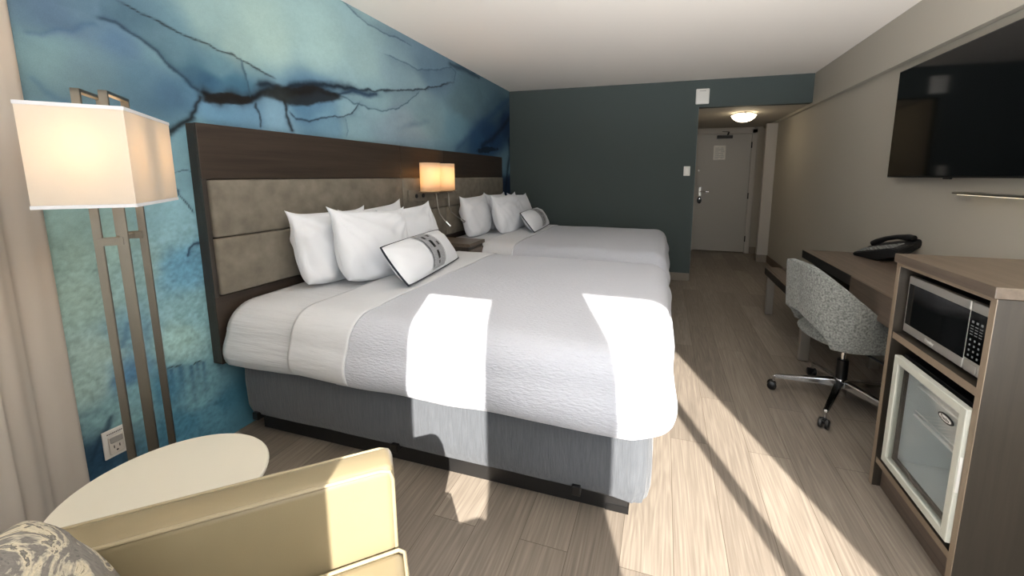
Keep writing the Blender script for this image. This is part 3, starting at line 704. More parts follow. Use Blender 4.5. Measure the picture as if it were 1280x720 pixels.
# ------------------------------------------------------------------ nightstand and its lamp
ns = thing('nightstand', (.30, 3.17, 0), 'brown wood nightstand between the two beds', 'nightstand')
MB().box(.09, 3.03, .08, .50, 3.31, .715, .003).build('body', M_cabz, ns)
MB().box(.085, 3.02, .715, .52, 3.32, .745, .003).build('top', M_deskwoodx, ns)
for z in (.42, .12):
    d_ = MB().box(.50, 3.045, z, .516, 3.295, z+.27, .003).build('drawer', M_deskwood, ns)
    MB().box(.516, 3.12, z+.20, .528, 3.22, z+.212, .002).build('drawer_handle', M_ss, d_)
wl = thing('wall_lamp', (.082, 3.12, 1.19), 'twin-shade lit wall lamp with two bent reading arms on the headboard', 'lamp')
b = MB().box(.0825, 2.80, 1.105, .100, 3.46, 1.20, .003); b.build('back_plate', M_uph, wl)
for y in (2.90, 3.0): MB().lathe([(.018, 0), (.018, .004), (.016, .006)], (.10, y, 1.15), 20, 'X').build('socket', M_blkpl, wl, smooth=True)
for y in (3.0, 3.245):
    b = MB(); b.oriented((.09, y, 1.178), (.25, y, 1.178), .02, .012); b.tube([(.175, y, 1.178), (.175, y, 1.22)], .008); b.oriented((.175, y-.09, 1.184), (.175, y+.09, 1.184), .13, .004)
    b.build('bracket', M_ss, wl)
    mb = MB()
    def fn(u, v, y=y):
        a = u*2*PI; return (.175+.072*math.cos(a), y+.100*math.copysign(abs(math.sin(a))**.8, math.sin(a)), 1.19+.235*v)
    mb.grid(fn, 48, 6, wrap=True)
    mb.build('lamp_shade', M_shade2, wl, smooth=True, angle=180, thick=.001)
    MB().lathe([(.001, 0), (.02, .01), (.026, .03), (.02, .055), (.001, .07)], (.175, y, 1.26), 16).build('bulb', M_bulb, wl, smooth=True)
for y0, pts in ((3.03, [(.15, 3.06, 1.18), (.19, 3.06, 1.165), (.20, 3.065, 1.05), (.205, 3.08, .99), (.23, 3.10, .94), (.275, 3.12, .885)]),
                (3.30, [(.14, 3.30, 1.18), (.17, 3.30, 1.16), (.175, 3.30, 1.04), (.18, 3.32, .985), (.20, 3.38, .94), (.235, 3.46, .885)])):
    a_ = MB().tube(pts, .0055, 10).build('reading_arm', M_ss, wl, smooth=True)
    p, q = Vector(pts[-2]), Vector(pts[-1]); d = (q-p).normalized()
    MB().tube([q-d*.05, q-d*.045, q, q+d*.012], .012, 14, radii=[.006, .011, .011, .012]).build('reading_light', M_chrome, a_, smooth=True)

# ------------------------------------------------------------------ floor lamp
LC = Vector((.370, .848, 0))
u1 = Vector((math.cos(.806), math.sin(.806), 0)); u2 = Vector((-u1.y, u1.x, 0))   # short side, long side of the shade
fl = thing('floor_lamp', LC, 'brushed nickel floor lamp with rectangular lit shade behind the round table', 'lamp')
sw, sl, z0, z1 = .104, .206, 1.232, 1.508
def LP(a, c, z): p = LC+u1*a+u2*c; return Vector((p.x, p.y, z))
mb = MB(); ring = []
cs = [(-sw, -sl), (sw, -sl), (sw, sl), (-sw, sl)]
for (a, c), (a2, c2) in zip(cs, cs[1:]+cs[:1]):
    mb.grid(lambda u, v, a=a, c=c, a2=a2, c2=c2: LP(a+(a2-a)*u, c+(c2-c)*u, z0+(z1-z0)*v), 4, 4)
bmesh.ops.remove_doubles(mb.bm, verts=list(mb.bm.verts), dist=.0005)
shd = mb.build('lamp_shade', M_shade, fl, thick=.0015)
for z in (z0, z1):
    b = MB()
    for (a, c), (a2, c2) in zip(cs, cs[1:]+cs[:1]):
        b.oriented(LP(a*1.004, c*1.004, z), LP(a2*1.004, c2*1.004, z), .003, .010)
    b.build('shade_trim', M_white, shd)
g1, g2 = .029, .080
for a in (-g1, g1):
    b = MB()
    for c in (-g2, g2): b.oriented(LP(a, c, .02), LP(a, c, 1.572), .020, .010, up=tuple(u2), bevel=.001)
    b.oriented(LP(a, -g2-.005, 1.567), LP(a, g2+.005, 1.567), .020, .010, bevel=.001)
    b.build('post_frame', M_steel, fl)
for c in (-g2, g2):
    b = MB(); b.oriented(LP(-g1, c, 1.115), LP(g1, c, 1.115), .024, .024, bevel=.001); b.build('cross_bar', M_steel, fl)
b = MB().oriented(LP(0, -g2, 1.115), LP(0, g2, 1.115), .02, .014, bevel=.001); b.build('cross_bar', M_steel, fl)
b = MB(); cr = [LP(a, c, 0) for a, c in ((-.11, -.13), (.11, -.13), (.11, .13), (-.11, .13))]
b.prism([(p.x, p.y) for p in cr], .0, .022, 'Z', .003); b.build('base_plate', M_steel, fl)
for s_ in (-1, 1):
    p = LP(0, s_*.12, 1.34); MB().lathe([(.001, 0), (.022, .01), (.030, .035), (.022, .065), (.001, .08)], (p.x, p.y, 1.33), 16).build('bulb', M_bulb, fl, smooth=True)

# ------------------------------------------------------------------ round side table, outlet
st = thing('side_table', (.840, .630, 0), 'small round cream-topped table between the floor lamp and the leather armchair', 'table')
MB().lathe([(.0, .478), (.205, .478), (.222, .484), (.225, .492), (.225, .496), (.222, .50), (.0, .50)], (.840, .630, 0), 72).build('table_top', M_tabletop, st, smooth=True, angle=50)
MB().lathe([(.024, .02), (.024, .478), (.06, .478)], (.840, .630, 0), 28).build('pedestal', M_ss, st, smooth=True)
MB().lathe([(.0, 0), (.17, 0), (.17, .008), (.15, .014), (.03, .024), (.0, .024)], (.840, .630, 0), 56).build('base', M_ss, st, smooth=True)
ol = thing('power_outlet', (0.001, .915, .255), 'white wall outlet plate low on the blue mural wall behind the floor lamp', 'outlet')
MB().box(.0005, .878, .200, .008, .952, .316, .003).build('cover_plate', M_whpl, ol)
s2 = MB().box(.008, .892, .214, .014, .938, .290, .004).build('receptacle', plain('receptacle_plastic', rgb(206, 200, 192), .4), ol)
b = MB().box(.0135, .9045, .238, .0146, .9075, .250); b.box(.0135, .9215, .238, .0146, .9245, .250); b.lathe([(0, 0), (.0035, 0), (.0035, .001)], (.0138, .9145, .228), 12, 'X'); b.build('slot', M_print, s2)
MB().box(.0138, .896, .262, .016, .934, .286, .003).build('night_light', plain('grey_lens', rgb(150, 148, 144), .3), s2)
b = MB()
for k in range(9): b.box(.0078, .892+k*.0055, .298, .0084, .8955+k*.0055, .3025)
b.build('printed_text', M_print, ol)

# ------------------------------------------------------------------ leather armchair
AO = Vector((1.405, .820, 0)); ad = Vector((.755, .656, 0)).normalized(); an_ = Vector((ad.y, -ad.x, 0))   # ad: front, an_: towards the camera
ac = thing('armchair', (AO-ad*.35+an_*.30), 'beige leather club armchair with welted arms beside the round table, one arm in the sun', 'armchair')
def AP(f, s, z): p = AO+ad*f+an_*s; return Vector((p.x, p.y, z))
def abox(f0, f1, s0, s1, za, zb, bev=.02, seg=3):
    t = bmesh.new(); bmesh.ops.create_cube(t, size=1.0)
    for v in t.verts: v.co = Vector(((f0+f1)/2+v.co.x*(f1-f0), (s0+s1)/2+v.co.y*(s1-s0), (za+zb)/2+v.co.z*(zb-za)))
    bmesh.ops.bevel(t, geom=list(t.edges), offset=bev, segments=seg, profile=.5, affect='EDGES')
    for v in t.verts: v.co = AP(v.co.x, v.co.y, v.co.z)
    return t
def arm(s0, s1, flip):
    za = .615
    b = MB(); b.merge(abox(-.70, 0, s0, s1, .10, za, .020))
    # the arm crowns a little towards the front
    o = b.build('arm', M_leather, ac, smooth=True)
    ins = .004
    for s_ in (s0+ins, s1-ins):
        pts = [AP(-.69, s_, za-.006), AP(-.30, s_, za-.005), AP(-.03, s_, za-.006), AP(-.010, s_, za-.014), AP(-.004, s_, za-.035), AP(-.003, s_, .35), AP(-.003, s_, .12)]
        MB().tube(pts, .0045, 8).build('welt', M_leatherp, o, smooth=True)
    return o
arm(0.0, .095, 1); arm(.60, .695, -1)
b = MB(); b.merge(abox(-.66, -.02, .10, .595, .10, .28, .015)); b.build('seat_base', M_leather, ac, smooth=True)
b = MB(); b.merge(abox(-.66, .020, .105, .590, .28, .405, .035, 4)); sc = b.build('seat_cushion', M_leather, ac, smooth=True)
pts = [AP(-.5, .112, .400), AP(.0, .112, .398), AP(.013, .125, .398), AP(.013, .57, .398), AP(.0, .583, .398), AP(-.5, .583, .400)]
MB().tube(pts, .0045, 8).build('welt', M_leatherp, sc, smooth=True)
b = MB(); b.merge(abox(-.86, -.68, .0, .695, .10, .60, .035, 4)); b.build('backrest', M_leather, ac, smooth=True)
for f, s_ in ((-.05, .05), (-.05, .645), (-.80, .05), (-.80, .645)):
    MB().tube([AP(f, s_, 0), AP(f, s_, .105)], .018, 14, radii=[.014, .022]).build('leg', M_black, ac, smooth=True)
# marbled throw pillow on the chair
def marble():
    m, nt, bb = newmat('marbled_grey_fabric'); L = nt.links
    tc = N(nt, 'ShaderNodeTexCoord')
    n1 = N(nt, 'ShaderNodeTexNoise'); n1.inputs['Scale'].default_value = 10; n1.inputs['Detail'].default_value = 9; n1.inputs['Roughness'].default_value = .62; n1.inputs['Distortion'].default_value = 1.6
    L.new(tc.outputs['Object'], n1.inputs['Vector'])
    mu = N(nt, 'ShaderNodeMath', operation='MULTIPLY'); mu.inputs[1].default_value = 3.2; L.new(n1.outputs['Fac'], mu.inputs[0])
    fr = N(nt, 'ShaderNodeMath', operation='FRACT'); L.new(mu.outputs[0], fr.inputs[0])
    r = N(nt, 'ShaderNodeValToRGB'); r.color_ramp.interpolation = 'LINEAR'
    els = [(0.0, rgb(96, 94, 90)), (.22, rgb(140, 136, 128)), (.34, rgb(84, 82, 80)), (.42, rgb(206, 196, 170)), (.58, rgb(168, 162, 148)), (.66, rgb(112, 108, 104)), (.85, rgb(128, 124, 118)), (1.0, rgb(92, 90, 88))]
    r.color_ramp.elements[0].position, r.color_ramp.elements[0].color = els[0]; r.color_ramp.elements[1].position, r.color_ramp.elements[1].color = els[-1]
    for p_, c_ in els[1:-1]: e = r.color_ramp.elements.new(p_); e.color = c_
    L.new(fr.outputs[0], r.inputs['Fac'])
    mp = N(nt, 'ShaderNodeMapping'); mp.inputs['Scale'].default_value = (340, 60, 60); mp.inputs['Rotation'].default_value = (0, 0, .5); L.new(tc.outputs['Object'], mp.inputs['Vector'])
    n2 = N(nt, 'ShaderNodeTexNoise'); n2.inputs['Scale'].default_value = 1.0; L.new(mp.outputs[0], n2.inputs['Vector'])
    mr = N(nt, 'ShaderNodeMapRange'); mr.inputs['To Min'].default_value = .75; mr.inputs['To Max'].default_value = 1.2; L.new(n2.outputs['Fac'], mr.inputs['Value'])
    vm = N(nt, 'ShaderNodeVectorMath', operation='SCALE'); L.new(r.outputs[0], vm.inputs[0]); L.new(mr.outputs[0], vm.inputs['Scale']); L.new(vm.outputs[0], bb.inputs['Base Color'])
    bb.inputs['Roughness'].default_value = .8
    return m
tp = pillow_mb(.40, .40, .15, 33.0, pinch=-.02, ear=.0, wr=.006, rt=.55, rl=.55).build('throw_pillow', marble(), org=(0, 0, 0), smooth=True, angle=180)
tp.matrix_world = frame(AP(-.495, .330, .592), tuple(an_*.9+ad*.15+Vector((0, 0, .0))), tuple(-ad*.32+Vector((0, 0, 1))))
tag(tp, 'grey and cream marbled throw pillow propped on the leather armchair', 'pillow')

# ------------------------------------------------------------------ fridge cabinet
FX = 2.99
cb = thing('fridge_cabinet', (3.32, 1.68, 0), 'tall brown wood cabinet holding the microwave and mini fridge', 'cabinet')
Y0, Y1 = 1.423, 1.937
MB().box(FX, Y0, 0, W2-.004, Y0+.022, .98, .001).build('side_panel', M_cabz, cb)
MB().box(FX, Y1-.022, 0, W2-.004, Y1, .98, .001).build('side_panel', M_cabz, cb)
MB().box(FX-.012, Y0-.006, .982, W2-.004, Y1+.004, 1.016, .002).build('top', M_deskwoodx, cb)
MB().box(FX+.006, Y0+.022, .67, W2-.02, Y1-.022, .696, .001).build('shelf', M_cabz, cb)
MB().box(FX+.006, Y0+.022, .11, W2-.02, Y1-.022, .135, .001).build('bottom_panel', M_cabz, cb)
MB().box(W2-.02, Y0+.022, .0, W2-.006, Y1-.022, .98, .001).build('back_panel', M_cabz, cb)
MB().box(FX+.03, Y0+.022, .0, FX+.05, Y1-.022, .11, .001).build('kick_board', M_deskwood, cb)
b = MB()
b.box(FX-.002, Y0, 0, FX, Y0+.022, .98); b.box(FX-.002, Y1-.022, 0, FX, Y1, .98); b.box(FX+.004, Y0+.022, .67, FX+.006, Y1-.022, .696); b.box(FX+.004, Y0+.022, .11, FX+.006, Y1-.022, .135); b.box(FX-.002, Y0+.022, .969, FX+.014, Y1-.022, .98)
b.build('edge_band', M_edge, cb)
fr = thing('mini_fridge', (3.2, 1.66, .135), 'compact fridge with white framed glass door in the lower bay of the cabinet', 'fridge')
fy0, fy1, fz0, fz1 = 1.450, 1.850, .150, .632
b = MB(); b.box(3.01, fy0, fz0, 3.47, fy0+.03, fz1, .002); b.box(3.01, fy1-.03, fz0, 3.47, fy1, fz1, .002); b.box(3.01, fy0+.03, fz1-.035, 3.47, fy1-.03, fz1, .002); b.box(3.01, fy0+.03, fz0, 3.47, fy1-.03, fz0+.04, .002); b.box(3.45, fy0+.03, fz0+.04, 3.47, fy1-.03, fz1-.035)
b.box(3.03, fy0+.03, fz0-.0149, 3.07, fy0+.07, fz0); b.box(3.03, fy1-.07, fz0-.0149, 3.07, fy1-.03, fz0); b.box(3.40, fy0+.03, fz0-.0149, 3.44, fy1-.03, fz0)
body_ = b.build('body', M_blkpl, fr)
b = MB(); ly0, ly1, lz0, lz1 = fy0+.030, fy1-.030, fz0+.040, fz1-.035
b.box(3.012, ly0, lz0, 3.45, ly0+.004, lz1); b.box(3.012, ly1-.004, lz0, 3.45, ly1, lz1); b.box(3.012, ly0, lz0, 3.45, ly1, lz0+.004); b.box(3.012, ly0, lz1-.004, 3.45, ly1, lz1); b.box(3.446, ly0, lz0, 3.45, ly1, lz1)
b.box(3.30, ly0+.004, lz0+.004, 3.446, ly1-.004, lz0+.13, .006)
b.build('liner', M_liner, fr)
for z in (.40, .52):
    b = MB()
    for k in range(14): b.tube([(3.05, ly0+.012+k*.0245, z), (3.43, ly0+.012+k*.0245, z)], .0014, 6)
    b.tube([(3.05, ly0+.006, z), (3.05, ly1-.006, z)], .0050, 8); b.tube([(3.43, ly0+.006, z), (3.43, ly1-.006, z)], .0028, 8); b.tube([(3.05, ly0+.006, z+.02), (3.05, ly1-.006, z+.02)], .0022, 8)
    b.build('wire_shelf', M_bright, fr, smooth=True)
b = MB(); dz0, dz1 = .170, .626; dy0, dy1 = 1.447, 1.847; w_ = .029
b.box(2.976, dy0, dz0, 3.000, dy0+w_, dz1, .003); b.box(2.976, dy1-w_, dz0, 3.000, dy1, dz1, .003); b.box(2.976, dy0+w_-.002, dz1-w_, 3.000, dy1-w_+.002, dz1, .003); b.box(2.976, dy0+w_-.002, dz0, 3.000, dy1-w_+.002, dz0+w_, .003)
fd = b.build('door_frame', M_whfr, fr)
b = MB(); b.box(3.000, dy0+.01, dz0+.01, 3.010, dy0+.042, dz1-.01); b.box(3.000, dy1-.042, dz0+.01, 3.010, dy1-.01, dz1-.01); b.box(3.000, dy0+.042, dz1-.042, 3.010, dy1-.042, dz1-.01); b.box(3.000, dy0+.042, dz0+.01, 3.010, dy1-.042, dz0+.042)
b.build('gasket', M_rubber, fd)
MB().box(2.982, dy0+w_-.004, dz0+w_-.004, 2.985, dy1-w_+.004, dz1-w_+.004).build('glass_pane', M_glass, fd)
MB().box(2.978, dy0-.003, .35, 2.986, dy0+.0005, .47, .001).build('door_handle', M_whpl, fd)
def ell(c, ry, rz, x0_, x1_, n=32): return [(c[0]+ry*math.cos(2*PI*k/n), c[1]+rz*math.sin(2*PI*k/n)) for k in range(n)]
bd = MB().prism(ell((1.532, .545), .036, .0135, 0, 0), 2.9785, 2.982, 'X').build('badge', M_blkpl, fd)
b = MB().prism(ell((1.532, .545), .029, .0088, 0, 0), 2.9778, 2.9786, 'X'); b.build('badge_face', M_whpl, bd)
TM = lambda x, y, z: Matrix.Translation((x, y, z)) @ Matrix(((0, 0, -1, 0), (-1, 0, 0, 0), (0, 1, 0, 0), (0, 0, 0, 1)))
text_mb('Danby', .016, TM(2.9774, 1.532, .545), .0003).build('badge_text', M_print, bd)
mw = thing('microwave', (3.2, 1.69, .696), 'stainless and black microwave oven on the shelf above the mini fridge', 'microwave')
my0, my1, mz0, mz1 = 1.488, 1.902, .710, .936
b = MB().box(3.035, my0+.004, mz0+.004, 3.34, my1-.004, mz1-.003, .003)
for y in (my0+.04, my1-.04):
    for x in (3.07, 3.30): b.lathe([(.012, .696), (.012, mz0+.006)], (x, y, 0), 12)
b.build('body', M_blkpl, mw)
ms = 1.562
d_ = MB().box(3.018, ms+.003, mz0, 3.036, my1, mz1, .003).build('door', M_mwss, mw)
MB().box(3.0165, ms+.002, mz0+.034, 3.0185, my1-.010, mz1-.030, .0008).build('door_window', M_mwglass, d_)
text_mb('Danby', .019, TM(3.0172, 1.735, mz0+.017), .0006).build('door_text', M_whpl, d_)
pn = MB().box(3.018, my0, mz0, 3.036, ms-.002, mz1, .003).build('control_panel', M_mwss, mw)
MB().box(3.0165, my0+.001, mz0+.042, 3.0185, ms-.003, mz1-.030, .0008).build('panel_face', M_mwglass, pn)
MB().box(3.0140, my0+.012, mz0+.008, 3.0185, ms-.010, mz0+.034, .0015).build('open_button', M_mwss, pn)
b = MB()
for r_ in range(4):
    for c_ in range(3): b.box(3.0158, my0+.014+c_*.019, mz0+.052+r_*.017, 3.0166, my0+.020+c_*.019, mz0+.058+r_*.017)
for r_ in range(4):
    for c_ in range(3): b.box(3.0158, my0+.011+c_*.019, mz0+.122+r_*.009, 3.0166, my0+.023+c_*.019, mz0+.1245+r_*.009)
for c_ in range(3): b.box(3.0158, my0+.012+c_*.019, mz0+.160, 3.0166, my0+.021+c_*.019, mz0+.167)
b.build('keypad_print', M_key, pn)

# ------------------------------------------------------------------ desk, bench, phone
dk = thing('desk', (3.4, 2.72, 0), 'brown wood writing desk against the right wall between cabinet and bench', 'desk')
b = MB().box(3.122, Y1+.004, .700, W2-.004, 3.51, .760, .002); b.build('desk_top', M_deskwood, dk)
MB().box(3.119, 2.66, .7005, 3.122, 3.51, .7595).build('edge_band', M_blackedge, dk)
dd = MB().box(3.116, Y1+.008, .612, 3.134, 2.655, .758, .002).build('drawer', M_deskwood, dk)
MB().box(3.134, Y1+.008, .615, W2-.02, 2.655, .70, .002).build('drawer_box', M_black, dk)
b = MB().box(3.20, 3.465, .457, 3.60, 3.495, .70, .002); b.build('leg_panel', M_cabz, dk)
MB().box(W2-.03, Y1+.01, .30, W2-.012, 3.09, .70, .002).build('modesty_panel', M_cabz, dk)
bn = thing('luggage_bench', (3.33, 3.70, 0), 'low brown luggage bench with nickel legs, partly under the desk end', 'bench')
b = MB().box(3.045, 3.11, .385, W2-.10, 4.262, .448, .002); b.build('bench_frame', M_deskwood, bn)
MB().box(3.042, 3.11, .3855, 3.045, 4.262, .4475).build('edge_band', M_blackedge, bn)
for k in range(4):
    MB().box(3.06+k*.12, 3.12, .448, 3.165+k*.12, 4.255, .456, .002).build('slat', M_deskwood, bn)
for y in (4.19, 3.17):
    for x in (3.055, 3.48):
        MB().box(x, y-.012, 0.006, x+.062, y+.030, .385, .002).build('leg', M_nick, bn)
ph = thing('telephone', (3.53, 3.23, .760), 'black desk telephone with handset on the desk against the wall', 'telephone')
pa = Vector((3.475, 3.40, .762)); pd = Vector((.11, -.33, 0)).normalized(); pw_ = Vector((pd.y, -pd.x, 0))*-1
def PP(a, s, z): p = pa+pd*a+pw_*s; return Vector((p.x, p.y, .76+z))
if (PP(0, .1, 0)-pa).x < 0: pass
mb = MB()
prof = [(0, .002), (.0, .022), (.05, .036), (.32, .108), (.345, .100), (.345, .060), (.20, .002)]
t = bmesh.new(); A = [t.verts.new(PP(a, -.085, z)) for a, z in prof]; B_ = [t.verts.new(PP(a, .075, z+(.065 if z > .01 else 0))) for a, z in prof]
n_ = len(prof); t.faces.new(A); t.faces.new(list(reversed(B_)))
for k in range(n_): t.faces.new((A[k], B_[k], B_[(k+1) % n_], A[(k+1) % n_]))
bmesh.ops.recalc_face_normals(t, faces=list(t.faces)); bmesh.ops.bevel(t, geom=list(t.edges), offset=.006, segments=2, affect='EDGES'); mb.merge(t)
phb = mb.build('phone_body', M_blkpl, ph, smooth=True)
def hand(s): return [PP(.015, s, .088), PP(.05, s, .108), PP(.12, s, .142), PP(.20, s, .164), PP(.28, s, .172), PP(.315, s, .170)]
mb = MB(); mb.tube(hand(.045), .018, 14, radii=[.021, .022, .016, .016, .022, .021]); mb.build('handset', M_blkpl, ph, smooth=True)
mb = MB()
for r_ in range(8):
    for c_ in range(4):
        a = .075+r_*.030; s = -.070+c_*.020; z = .036+(a-.05)*.2667+.406*(s+.085)+.0025
        mb.oriented(PP(a, s, z), PP(a+.018, s, z+.0048), .014, .004, up=tuple(pw_*-.38+Vector((0, 0, 1))))
mb.build('keypad', plain('phone_keys', rgb(128, 128, 124), .5), phb)
mb = MB(); mb.oriented(PP(.035, -.045, .050), PP(.05, -.045, .054), .06, .003, up=tuple(pw_*-.38+Vector((0, 0, 1)))); mb.build('label_card', M_key, phb)
cd = MB(); pts = []
for k in range(90):
    t_ = k/89; c_ = PP(-.0-.03*math.sin(t_*PI), .05-.12*t_, .012); pts.append((c_.x+.007*math.cos(k*1.1), c_.y, c_.z+.007*math.sin(k*1.1)))
cd.tube(pts, .0028, 6); cd.build('coiled_cord', M_blkpl, ph, smooth=True)

# ------------------------------------------------------------------ desk chair
CC = Vector((3.11, 2.61, 0)); CR = math.radians(12)
ch = thing('desk_chair', CC, 'grey tweed swivel chair on chrome star base pulled up to the desk', 'chair')
def CP(x, y, z): return Vector((CC.x+x*math.cos(CR)-y*math.sin(CR), CC.y+x*math.sin(CR)+y*math.cos(CR), z))
def shell(off, nu=64, nv=26):
    mb = MB()
    def fn(u, v):
        th = (u*2-1)*math.radians(112)
        c = abs(u*2-1)
        zt = .845-.39*max(0, (c-.14)/.86)**1.55
        arch = max(0, 1-((th+.15)/math.radians(52))**2)
        zb = .425+.135*arch**.55
        z = zb+(zt-zb)*v
        rr = 1.0+.30*max(0, z-.45)*(1-c*.35)
        rx = (.235+off)*rr; ry = (.245+off)*(1.0+.12*max(0, z-.45))
        x = -rx*math.cos(th)*1.0; y = -ry*math.sin(th)
        if math.cos(th) < 0: x = -rx*math.cos(th)*1.2
        sq_ = abs(math.sin(2*th))*.03
        return CP(x-.0-(sq_ if math.cos(th) > 0 else 0), y+(math.copysign(sq_, y) if abs(y) > .01 else 0), z)
    mb.grid(fn, nu, nv); return mb
sh = shell(.0).build('backrest', M_tweed, ch, smooth=True, angle=180, thick=-.030)
def seat():
    mb = MB(); 
    def fn(u, v):
        a = u*2*PI; k = v*PI; rr = math.sin(k)**.35 if 0 < v < 1 else 0
        x = .235*math.copysign(abs(math.cos(a))**.8, math.cos(a))*rr; y = .235*math.copysign(abs(math.sin(a))**.8, math.sin(a))*rr
        return CP(x+.01, y, .435-.038*math.cos(k)*(1) if True else 0)
    V = mb.grid(fn, 48, 13, wrap=True); bmesh.ops.remove_doubles(mb.bm, verts=list(mb.bm.verts), dist=.0006); return mb
seat().build('seat', M_tweed, ch, smooth=True, angle=180)
b = MB().lathe([(.10, .372), (.10, .392), (.09, .398)], CC, 24); b.build('seat_plate', M_blkpl, ch)
b = MB().tube([CP(.0, -.05, .375), CP(.03, -.16, .365), CP(.06, -.225, .350)], .006, 8); b.oriented(CP(.06, -.215, .35), CP(.075, -.27, .345), .03, .008); b.build('height_lever', M_blkpl, ch)
b = MB().lathe([(.014, .24), (.014, .375)], CC, 18); b.build('piston', M_chrome, ch, smooth=True)
b = MB().lathe([(.026, .15), (.029, .17), (.029, .27), (.024, .275)], CC, 24); b.build('gas_column', M_blkpl, ch, smooth=True)
b = MB().lathe([(.030, .055), (.032, .06), (.034, .15), (.030, .158)], CC, 28); b.build('hub', M_chrome, ch, smooth=True)
for k in range(5):
    a = math.radians(168+72*k); d = Vector((math.cos(a), math.sin(a), 0))
    p0 = CC+d*.025+Vector((0, 0, .128)); p1 = CC+d*.335+Vector((0, 0, .088))
    lg = MB().oriented(p0, p1, .040, .046, bevel=.006, w1=.024, h1=.020).build('leg', M_chrome, ch, smooth=True)
    cx_ = CC+d*.335; s_ = Vector((-d.y, d.x, 0))
    cs_ = MB().tube([cx_+Vector((0, 0, .055)), cx_+Vector((0, 0, .088))], .008, 10)
    cs_.build('caster_stem', M_chrome, lg, smooth=True)
    b = MB()
    for q in (-1, 1):
        w0 = cx_+s_*q*.006+Vector((0, 0, .026))+d*.008; w1_ = cx_+s_*q*.026+Vector((0, 0, .026))+d*.008
        b.tube([w0, w0.lerp(w1_, .2), w0.lerp(w1_, .75), w1_], .026, 24, radii=[.023, .026, .026, .018])
    b.oriented(cx_+Vector((0, 0, .040))-d*.012, cx_+Vector((0, 0, .040))+d*.024, .034, .022, bevel=.006)
    b.build('caster', M_blkpl, lg, smooth=True)

# ------------------------------------------------------------------ television and strip light
tv = thing('television', (3.62, 2.84, 1.317), 'large black flat television on the right wall above the strip light', 'television')
MB().box(3.588, 2.20, 1.317, 3.625, 3.475, 2.035, .004).build('casing', M_blkpl, tv)
MB().box(3.5865, 2.208, 1.328, 3.5885, 3.467, 2.028, .0006).build('screen', M_screen, tv)
MB().box(3.588, 2.81, 1.309, 3.600, 2.87, 1.318, .002).build('sensor', M_blkpl, tv)
MB().box(3.625, 2.6, 1.5, W2-.001, 3.1, 1.85, .002).build('wall_bracket', M_black, tv)
sl_ = thing('strip_light', (3.61, 2.3, 1.235), 'slim brushed metal strip light on the wall below the television', 'lamp')
b = MB().box(3.585, 1.96, 1.229, 3.632, 2.775, 1.243, .006, 3); b.build('housing', M_ss, sl_, smooth=True)
MB().box(3.592, 1.97, 1.2265, 3.622, 2.74, 1.2292, .0005).build('diffuser', M_warmstrip, sl_)
for y in (2.3, 2.65): MB().box(3.63, y, 1.228, W2-.001, y+.04, 1.244).build('bracket', M_ss, sl_)

# ------------------------------------------------------------------ small wall and ceiling items
tg = thing('wall_box', (2.46, D-.02, 2.17), 'white plastic wall box high on the slate wall above the corridor opening', 'box')
MB().box(2.385, D-.030, 2.168, 2.535, D-.0005, 2.345, .010, 3).build('cover', M_whpl, tg, smooth=True)
MB().box(2.425, D-.0315, 2.315, 2.495, D-.029, 2.321, .0005).build('slot', plain('grey_slot', rgb(150, 148, 142), .5), tg)
lsw = thing('light_switch', (2.33, D-.01, 1.33), 'white light switch on the slate wall beside the corridor', 'switch')
MB().box(2.292, D-.008, 1.325, 2.367, D-.0005, 1.440, .003).build('cover_plate', M_whpl, lsw)
MB().box(2.314, D-.012, 1.349, 2.345, D-.0075, 1.416, .002).build('rocker', plain('switch_rocker', rgb(232, 230, 224), .35), lsw)
cl = thing('ceiling_lamp', (3.02, 5.90, HB), 'lit frosted dome lamp on the corridor ceiling', 'lamp')
MB().lathe([(.0, HB-.001), (.10, HB-.001), (.115, HB-.012), (.0, HB-.022)], (3.02, 5.90, 0), 40).build('pan', M_ss, cl, smooth=True)
MB().lathe([(.0, HB-.115), (.04, HB-.113), (.09, HB-.098), (.13, HB-.068), (.150, HB-.035), (.148, HB-.032), (.0, HB-.030)], (3.02, 5.90, 0), 48).build('glass_dome', M_bulbglass, cl, smooth=True)
for k in range(3):
    a = .5+k*2*PI/3; MB().oriented((3.02+.10*math.cos(a), 5.9+.10*math.sin(a), HB-.012), (3.02+.158*math.cos(a), 5.9+.158*math.sin(a), HB-.026), .018, .012).build('clip', M_ss, cl)

# ------------------------------------------------------------------ light
def pl(loc, e, col, r=.03):
    l = bpy.data.lights.new('lamp_glow', 'POINT'); l.energy = e; l.color = col; l.shadow_soft_size = r
    o = bpy.data.objects.new('lamp_glow', l); COL.objects.link(o); o.location = loc
for s_ in (-1, 1): pl(LP(0, s_*.12, 1.42), E_LAMP, (1.0, .72, .46), .03)
for y in (3.0, 3.245): pl((.175, y, 1.345), E_SCONCE, (1.0, .68, .42), .02)
pl((3.02, 5.90, HB-.17), E_CEIL, (1.0, .80, .56), .08)
l = bpy.data.lights.new('sun', 'SUN'); l.energy = E_SUN; l.angle = .0093; l.color = (1.0, .945, .86)
so = bpy.data.objects.new('sun', l); COL.objects.link(so)
sd = Vector((-.38, 1.0, -.67)).normalized(); so.rotation_euler = sd.to_track_quat('-Z', 'Y').to_euler()
so.location = (3, -3, 4)
w = bpy.data.worlds.new('world'); SC.world = w; w.use_nodes = True
bg = w.node_tree.nodes['Background']; bg.inputs[0].default_value = (.80, .90, 1.0, 1); bg.inputs[1].default_value = 1.0
nt = w.node_tree; tc = nt.nodes.new('ShaderNodeTexCoord'); sp = nt.nodes.new('ShaderNodeSeparateXYZ'); nt.links.new(tc.outputs['Generated'], sp.inputs[0])
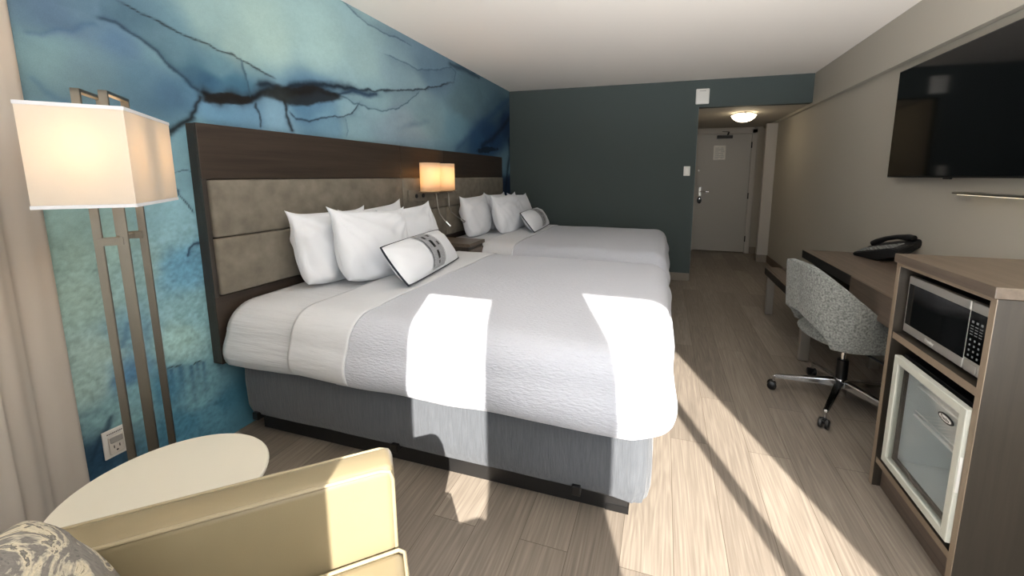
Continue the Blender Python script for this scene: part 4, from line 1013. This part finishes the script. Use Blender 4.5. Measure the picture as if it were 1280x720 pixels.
mr = nt.nodes.new('ShaderNodeMapRange'); mr.inputs['From Min'].default_value = -1; mr.inputs['From Max'].default_value = 1; nt.links.new(sp.outputs['Z'], mr.inputs['Value'])
rp = nt.nodes.new('ShaderNodeValToRGB'); nt.links.new(mr.outputs[0], rp.inputs['Fac'])   # added bands: bright below lifts the ceiling, dim horizon spares the bed, sky above
G_, T_, S_ = 1.0, E_FAR/E_GROUND, E_SKY/E_GROUND
els = rp.color_ramp.elements
els[0].position = .36; els[0].color = (.97*G_, .98*G_, G_, 1); els[1].position = .51; els[1].color = (S_*.86, S_*.93, S_, 1)
e_ = els.new(.40); e_.color = (T_, T_, T_, 1); e_ = els.new(.49); e_.color = (T_, T_, T_, 1)
sc_ = nt.nodes.new('ShaderNodeVectorMath'); sc_.operation = 'SCALE'; sc_.inputs['Scale'].default_value = E_GROUND; nt.links.new(rp.outputs[0], sc_.inputs[0])
nt.links.new(sc_.outputs[0], bg.inputs[0])
for (xa, xb, za, zb) in ((1.70, 2.11, .1, 2.19), (2.59, 3.54, .1, 2.36), (.34, 1.70, .1, 2.19)):
    l = bpy.data.lights.new('window_portal', 'AREA'); l.shape = 'RECTANGLE'; l.size = xb-xa; l.size_y = zb-za; l.cycles.is_portal = True
    o = bpy.data.objects.new('window_portal', l); COL.objects.link(o); o.location = ((xa+xb)/2, YW-.10, (za+zb)/2); o.rotation_euler = (PI/2, 0, 0)
    # portals must face into the room (local -Z along +Y)
    o.rotation_euler = Vector((0, 1, 0)).to_track_quat('-Z', 'Z').to_euler()

# ------------------------------------------------------------------ camera
cam = bpy.data.cameras.new('camera'); co_ = bpy.data.objects.new('camera', cam); COL.objects.link(co_)
F = Vector((-0.2867771, 0.9473349, -0.14253237)); R = Vector((0.95696863, 0.29017383, 0.00319298)); U = Vector((-0.04438398, 0.13548334, 0.98978499))
Mx = Matrix((R, U, -F)).transposed().to_4x4(); Mx.translation = Vector((2.07144, 0, 1.32294)); co_.matrix_world = Mx
cam.sensor_width = 36; cam.sensor_fit = 'HORIZONTAL'; cam.lens = 500.88/1280*36
cam.shift_x = -(677.44-640)/1280; cam.shift_y = -(360-291.476)/1280
cam.clip_start = .02; cam.clip_end = 100
SC.camera = co_
vs = SC.view_settings; vs.view_transform = 'Standard'; vs.look = 'None'; vs.gamma = 1; vs.exposure = EXPO; vs.use_curve_mapping = False
